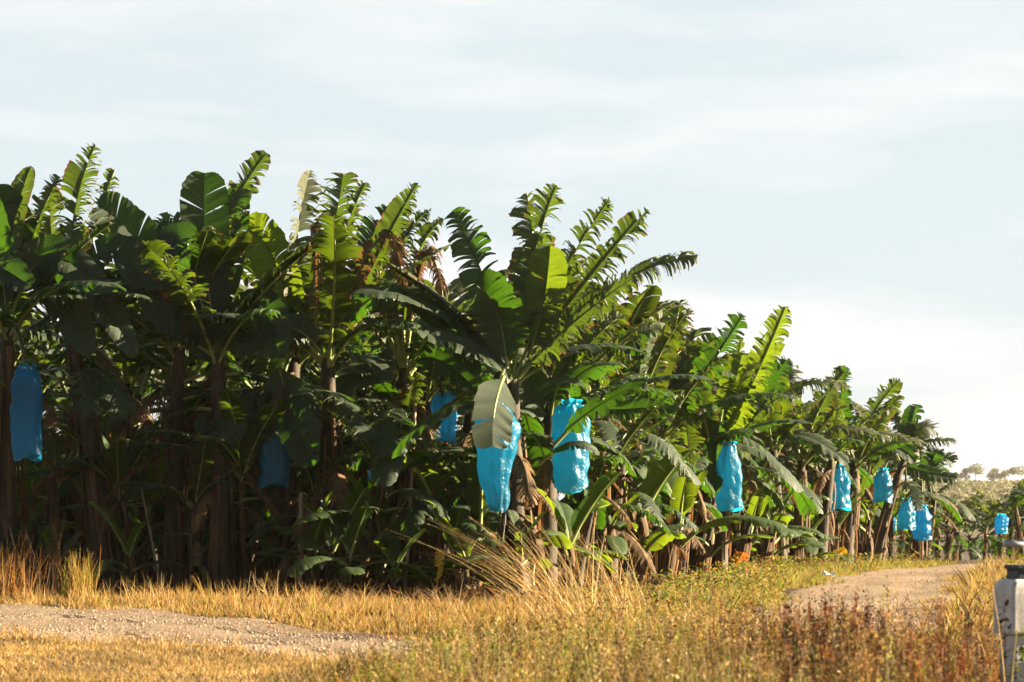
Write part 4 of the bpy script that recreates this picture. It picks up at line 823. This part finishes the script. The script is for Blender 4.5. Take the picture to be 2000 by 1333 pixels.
# ------------------------------------------------------------------ discarded plastic
def scrap(px, py, d, w_, h_, mat, label, seed):
    V, Fc = [], []; n, m_ = 18, 8; rs_ = seed
    for a in range(n + 1):
        for b in range(m_ + 1):
            u, v_ = a / n - .5, b / m_ - .5
            V.append((u * w_, v_ * w_ * .35, h_ * (.35 + .9 * mnoise.noise(Vector((u * 4, v_ * 3, rs_))) + .35 * mnoise.noise(Vector((u * 11, v_ * 9, rs_)))) * (1 - 3.2 * v_ * v_)))
    for a in range(n):
        for b in range(m_): x_ = a * (m_ + 1) + b; Fc.append((x_, x_ + m_ + 1, x_ + m_ + 2, x_ + 1))
    p = P(px, py, d); p.z = gzs(p.x, p.y) + .03; o = obj('plastic_scrap', mesh('plastic_scrap', V, Fc, mat, smooth=False), loc=p); tag(o, label, 'litter')
M_white = simple('white_plastic', (.55, .56, .58), (.8, .8, .8), 8, .4)
scrap(1607, 1135, 41.5, .40, .12, M_white, 'crumpled white plastic lying where verge meets dirt track', 3)
scrap(890, 1190, 27.8, .30, .10, M_white, 'crumpled pale plastic scrap on the verge before the dark gap', 5)
scrap(869, 1186, 28.4, .10, .08, M_bagp, 'small blue plastic scrap beside the pale one', 9)

# ------------------------------------------------------------------ weathered white post at the right edge
def wpaint():
    m, t, out = newmat('weathered_white_paint'); K = t.links.new
    tcn = mk(t, 'ShaderNodeTexCoord'); n1 = mk(t, 'ShaderNodeTexNoise', i_Scale=9.0, i_Detail=7.0, i_Roughness=.7); K(tcn.outputs['Object'], n1.inputs['Vector'])
    mpn = mk(t, 'ShaderNodeMapping'); mpn.inputs['Scale'].default_value = (30, 30, 2.5); K(tcn.outputs['Object'], mpn.inputs[0]); n2 = mk(t, 'ShaderNodeTexNoise', i_Scale=1.0, i_Detail=4.0); K(mpn.outputs[0], n2.inputs['Vector'])
    ra = ramp(t, n1.outputs['Fac'], [(.30, (.34, .31, .26)), (.46, (.52, .52, .51)), (.7, (.62, .62, .62))]); rb = ramp(t, n2.outputs['Fac'], [(.3, (.6, .58, .54)), (.55, (1, 1, 1))])
    mm = mk(t, 'ShaderNodeMixRGB', blend_type='MULTIPLY'); mm.inputs[0].default_value = .8; K(ra.outputs[0], mm.inputs[1]); K(rb.outputs[0], mm.inputs[2])
    pb = mk(t, 'ShaderNodeBsdfPrincipled'); K(mm.outputs[0], pb.inputs['Base Color']); pb.inputs['Roughness'].default_value = .55
    bu = mk(t, 'ShaderNodeBump'); bu.inputs['Strength'].default_value = .4; bu.inputs['Distance'].default_value = .01; K(n1.outputs['Fac'], bu.inputs['Height']); K(bu.outputs[0], pb.inputs['Normal']); K(pb.outputs[0], out.inputs[0]); return m
M_wp = wpaint(); M_dk = simple('dark_fitting', (.006, .012, .022), (.02, .03, .045), 14, .5, bump=.2); M_steel = simple('weathered_steel', (.30, .31, .32), (.5, .5, .5), 14, .4, bump=.1, metal=.6)
M_rust = simple('dark_rail_steel', (.012, .010, .009), (.05, .03, .02), 18, .7, bump=.3)
def prism(name, levels, mat, parent, bevel=.012):
    """square sections (z, side, x shift) stacked; the near left edge stays on the post's own corner line"""
    bm = bmesh.new(); rings = []
    for z, sd in levels:
        h_ = sd / 2; rings.append([bm.verts.new(p) for p in ((-h_, -h_, z), (h_, -h_, z), (h_, h_, z), (-h_, h_, z))])
    for a, b in zip(rings, rings[1:]):
        for i in range(4): j = (i + 1) % 4; bm.faces.new((a[i], a[j], b[j], b[i]))
    bm.faces.new(rings[0][::-1]); bm.faces.new(rings[-1]); bmesh.ops.recalc_face_normals(bm, faces=bm.faces)
    me = bpy.data.meshes.new(name); bm.to_mesh(me); bm.free(); me.materials.append(mat); o = obj(name, me, parent)
    if bevel: b = o.modifiers.new('bevel', 'BEVEL'); b.width = bevel; b.segments = 3; b.limit_method = 'ANGLE'; b.angle_limit = R(20)
    return o
PD = 14.0
px_c = (1970 - 1000) * PD / F; PX, PY = px_c + .125, PD + .10
post = empty('white_post', (PX, PY, gzs(PX, PY)), R(11)); tag(post, 'thick weathered white post with dark cap fitting, cut by the right picture edge', 'post'); zz = post.location.z
zl = lambda py: CH + (YH - py) * PD / F - zz
prism('shaft', [(-.1, .245), (zl(1241), .245)], M_wp, post)
prism('head', [(zl(1240), .30), (zl(1160), .30), (zl(1142), .285), (zl(1132), .245)], M_wp, post, .02)
nk = prism('neck', [(zl(1132), .18), (zl(1114), .175), (zl(1112), .20), (zl(1104), .20)], M_dk, post, .008)
def tube_obj(name, p0, p1, r_, mat, parent, n=12):
    p0, p1 = Vector(p0), Vector(p1); T = (p1 - p0).normalized(); S = T.cross(Vector((.1, .2, 1))).normalized() if abs(T.z) < .9 else Vector((1, 0, 0)); Q = T.cross(S); S = Q.cross(T)
    V = []; Fc = []; prof = [(0, .6), (.02, 1), (.98, 1), (1, .6)]
    for t, rr in prof:
        for s_ in range(n): A = s_ / n * 6.283; V.append(tuple(p0.lerp(p1, t) + (S * math.cos(A) + Q * math.sin(A)) * r_ * rr))
    for a in range(3):
        for s_ in range(n): s2 = (s_ + 1) % n; Fc.append((a * n + s_, a * n + s2, (a + 1) * n + s2, (a + 1) * n + s_))
    Fc.append(tuple(range(n))[::-1]); Fc.append(tuple(range(3 * n, 4 * n))); return obj(name, mesh(name, V, Fc, mat), parent)
for q in range(4): tube_obj('insulator', (.03, -.01, zl(1097) + q * .052), (.03, -.01, zl(1097) + q * .052 + .045), .035 - .004 * (q % 2), M_wp, post)
tube_obj('crossbar', (-.15, -.02, zl(1062)), (.0, -.02, zl(1062)), .020, M_steel, post)
tube_obj('rail', (-.0, -.150, zl(1284)), (2.6, -.150, zl(1284)), .022, M_rust, post)
tube_obj('rail', (.02, -.01, zl(1018)), (2.6, -.01, zl(1018)), .006, M_rust, post)
tube_obj('rod', (.03, -.01, zl(1090)), (.03, -.01, zl(1010)), .008, M_rust, post)
p2 = empty('white_post', (PX + 2.62 * math.cos(R(11)), PY + 2.62 * math.sin(R(11)), gzs(PX + 2.6, PY + .5)), R(11)); tag(p2, 'matching white post at the far end of the dark rail', 'post')
prism('shaft', [(-.1, .22), (1.02, .22)], M_wp, p2); prism('head', [(1.02, .26), (1.08, .26), (1.12, .16)], M_wp, p2)

# ------------------------------------------------------------------ far hillside wood
M_far = attr_mat('far_foliage', tf=.2, rough=.8)
def crown_cards(rs_, cx, cy, cz, rx, rz_, n_, s0, s1):
    u = rs_.randn(n_, 3); u /= np.linalg.norm(u, axis=1)[:, None]; r_ = rs_.uniform(.45, 1, n_)[:, None]; c = u * r_ * np.array([rx, rx, rz_]) + np.array([cx, cy, cz])
    s = rs_.uniform(s0, s1, n_)[:, None]; a = rs_.randn(n_, 3); a /= np.linalg.norm(a, axis=1)[:, None]; b = np.cross(a, rs_.randn(n_, 3)); b /= np.linalg.norm(b, axis=1)[:, None]
    v = np.stack([c - a * s, c + b * s * .6, c + a * s, c - b * s * .6], 1).reshape(-1, 3); f = (np.arange(n_)[:, None] * 4 + np.arange(4)[None]); return v, f
rs = np.random.RandomState(12); parts = []
for i in range(1500):
    d = rs.uniform(560, 960); x = rs.uniform(60, .27 * d); hgt = rs.uniform(1.6, 3.2); r_ = rs.uniform(2.4, 5); v, f = crown_cards(rs, x, d, float(gz(x, d)) + hgt * .6, r_, hgt * .55, 90, .35, .9)
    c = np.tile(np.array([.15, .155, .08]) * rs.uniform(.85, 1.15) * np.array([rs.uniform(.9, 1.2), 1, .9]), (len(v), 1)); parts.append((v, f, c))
o = join(parts); o = obj('hillside_wood', mesh('hillside_wood', *o[:2], M_far, col=o[2])); tag(o, 'pale hazy scrub woodland covering the distant rise at right', 'woodland', kind='stuff')
for i, (px, py, d) in enumerate([(1905, 898, 930), (1935, 912, 935), (1880, 913, 932), (1985, 909, 936), (1962, 914, 933)]):
    X = (px - 1000) * d / F; z0 = gzs(X, d); top = CH + (YH - py) * d / F - z0; r2 = np.random.RandomState(90 + i); ps = []
    rt = empty('distant_tree', (X, d, z0)); tag(rt, ['tallest thin crowned tree on the hazy skyline at right', 'round tree right of the tallest on the hazy skyline', 'low tree left of the tallest on the hazy skyline', 'tree at the right picture edge on the hazy skyline', 'small tree between two others on the hazy skyline'][i], 'tree', 'distant trees on the hazy skyline')
    for k_ in range(5):
        a_ = r2.rand() * 6.28; ps.append((*crown_cards(r2, math.cos(a_) * 1.8, math.sin(a_) * 1.8, top * r2.uniform(.55, .86), top * .2, top * .14, 120, .2, .5), None))
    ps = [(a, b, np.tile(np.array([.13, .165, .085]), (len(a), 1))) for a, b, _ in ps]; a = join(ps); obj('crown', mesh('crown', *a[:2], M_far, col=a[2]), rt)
    V, Fc = [], []
    for q in range(7):
        for s in range(6): A = s / 6 * 6.283; V.append((.16 * (1 - q * .12) * math.cos(A) + .2 * math.sin(q), .16 * (1 - q * .12) * math.sin(A), top * .13 * q))
    for q in range(6):
        for s in range(6): s2 = (s + 1) % 6; Fc.append((q * 6 + s, q * 6 + s2, q * 6 + 6 + s2, q * 6 + 6 + s))
    obj('trunk', mesh('trunk', V, Fc, M_stem), rt)
# ------------------------------------------------------------------ haze
bm = bmesh.new(); bmesh.ops.create_cube(bm, size=1); bmesh.ops.scale(bm, vec=(3300, 1690, 42), verts=bm.verts); bmesh.ops.translate(bm, vec=(0, 805, 18), verts=bm.verts)
hm_ = bpy.data.materials.new('haze'); hm_.use_nodes = True; ht = hm_.node_tree; ht.nodes.clear(); ho = ht.nodes.new('ShaderNodeOutputMaterial'); pv = ht.nodes.new('ShaderNodeVolumePrincipled')
pv.inputs['Color'].default_value = (.80, .74, .66, 1); pv.inputs['Density'].default_value = HAZE_D; pv.inputs['Anisotropy'].default_value = .2
ht.links.new(pv.outputs[0], ho.inputs['Volume'])
me = bpy.data.meshes.new('haze'); bm.to_mesh(me); bm.free(); me.materials.append(hm_); o = obj('haze', me); tag(o, 'pale warm evening haze over the fields', 'haze', kind='stuff')
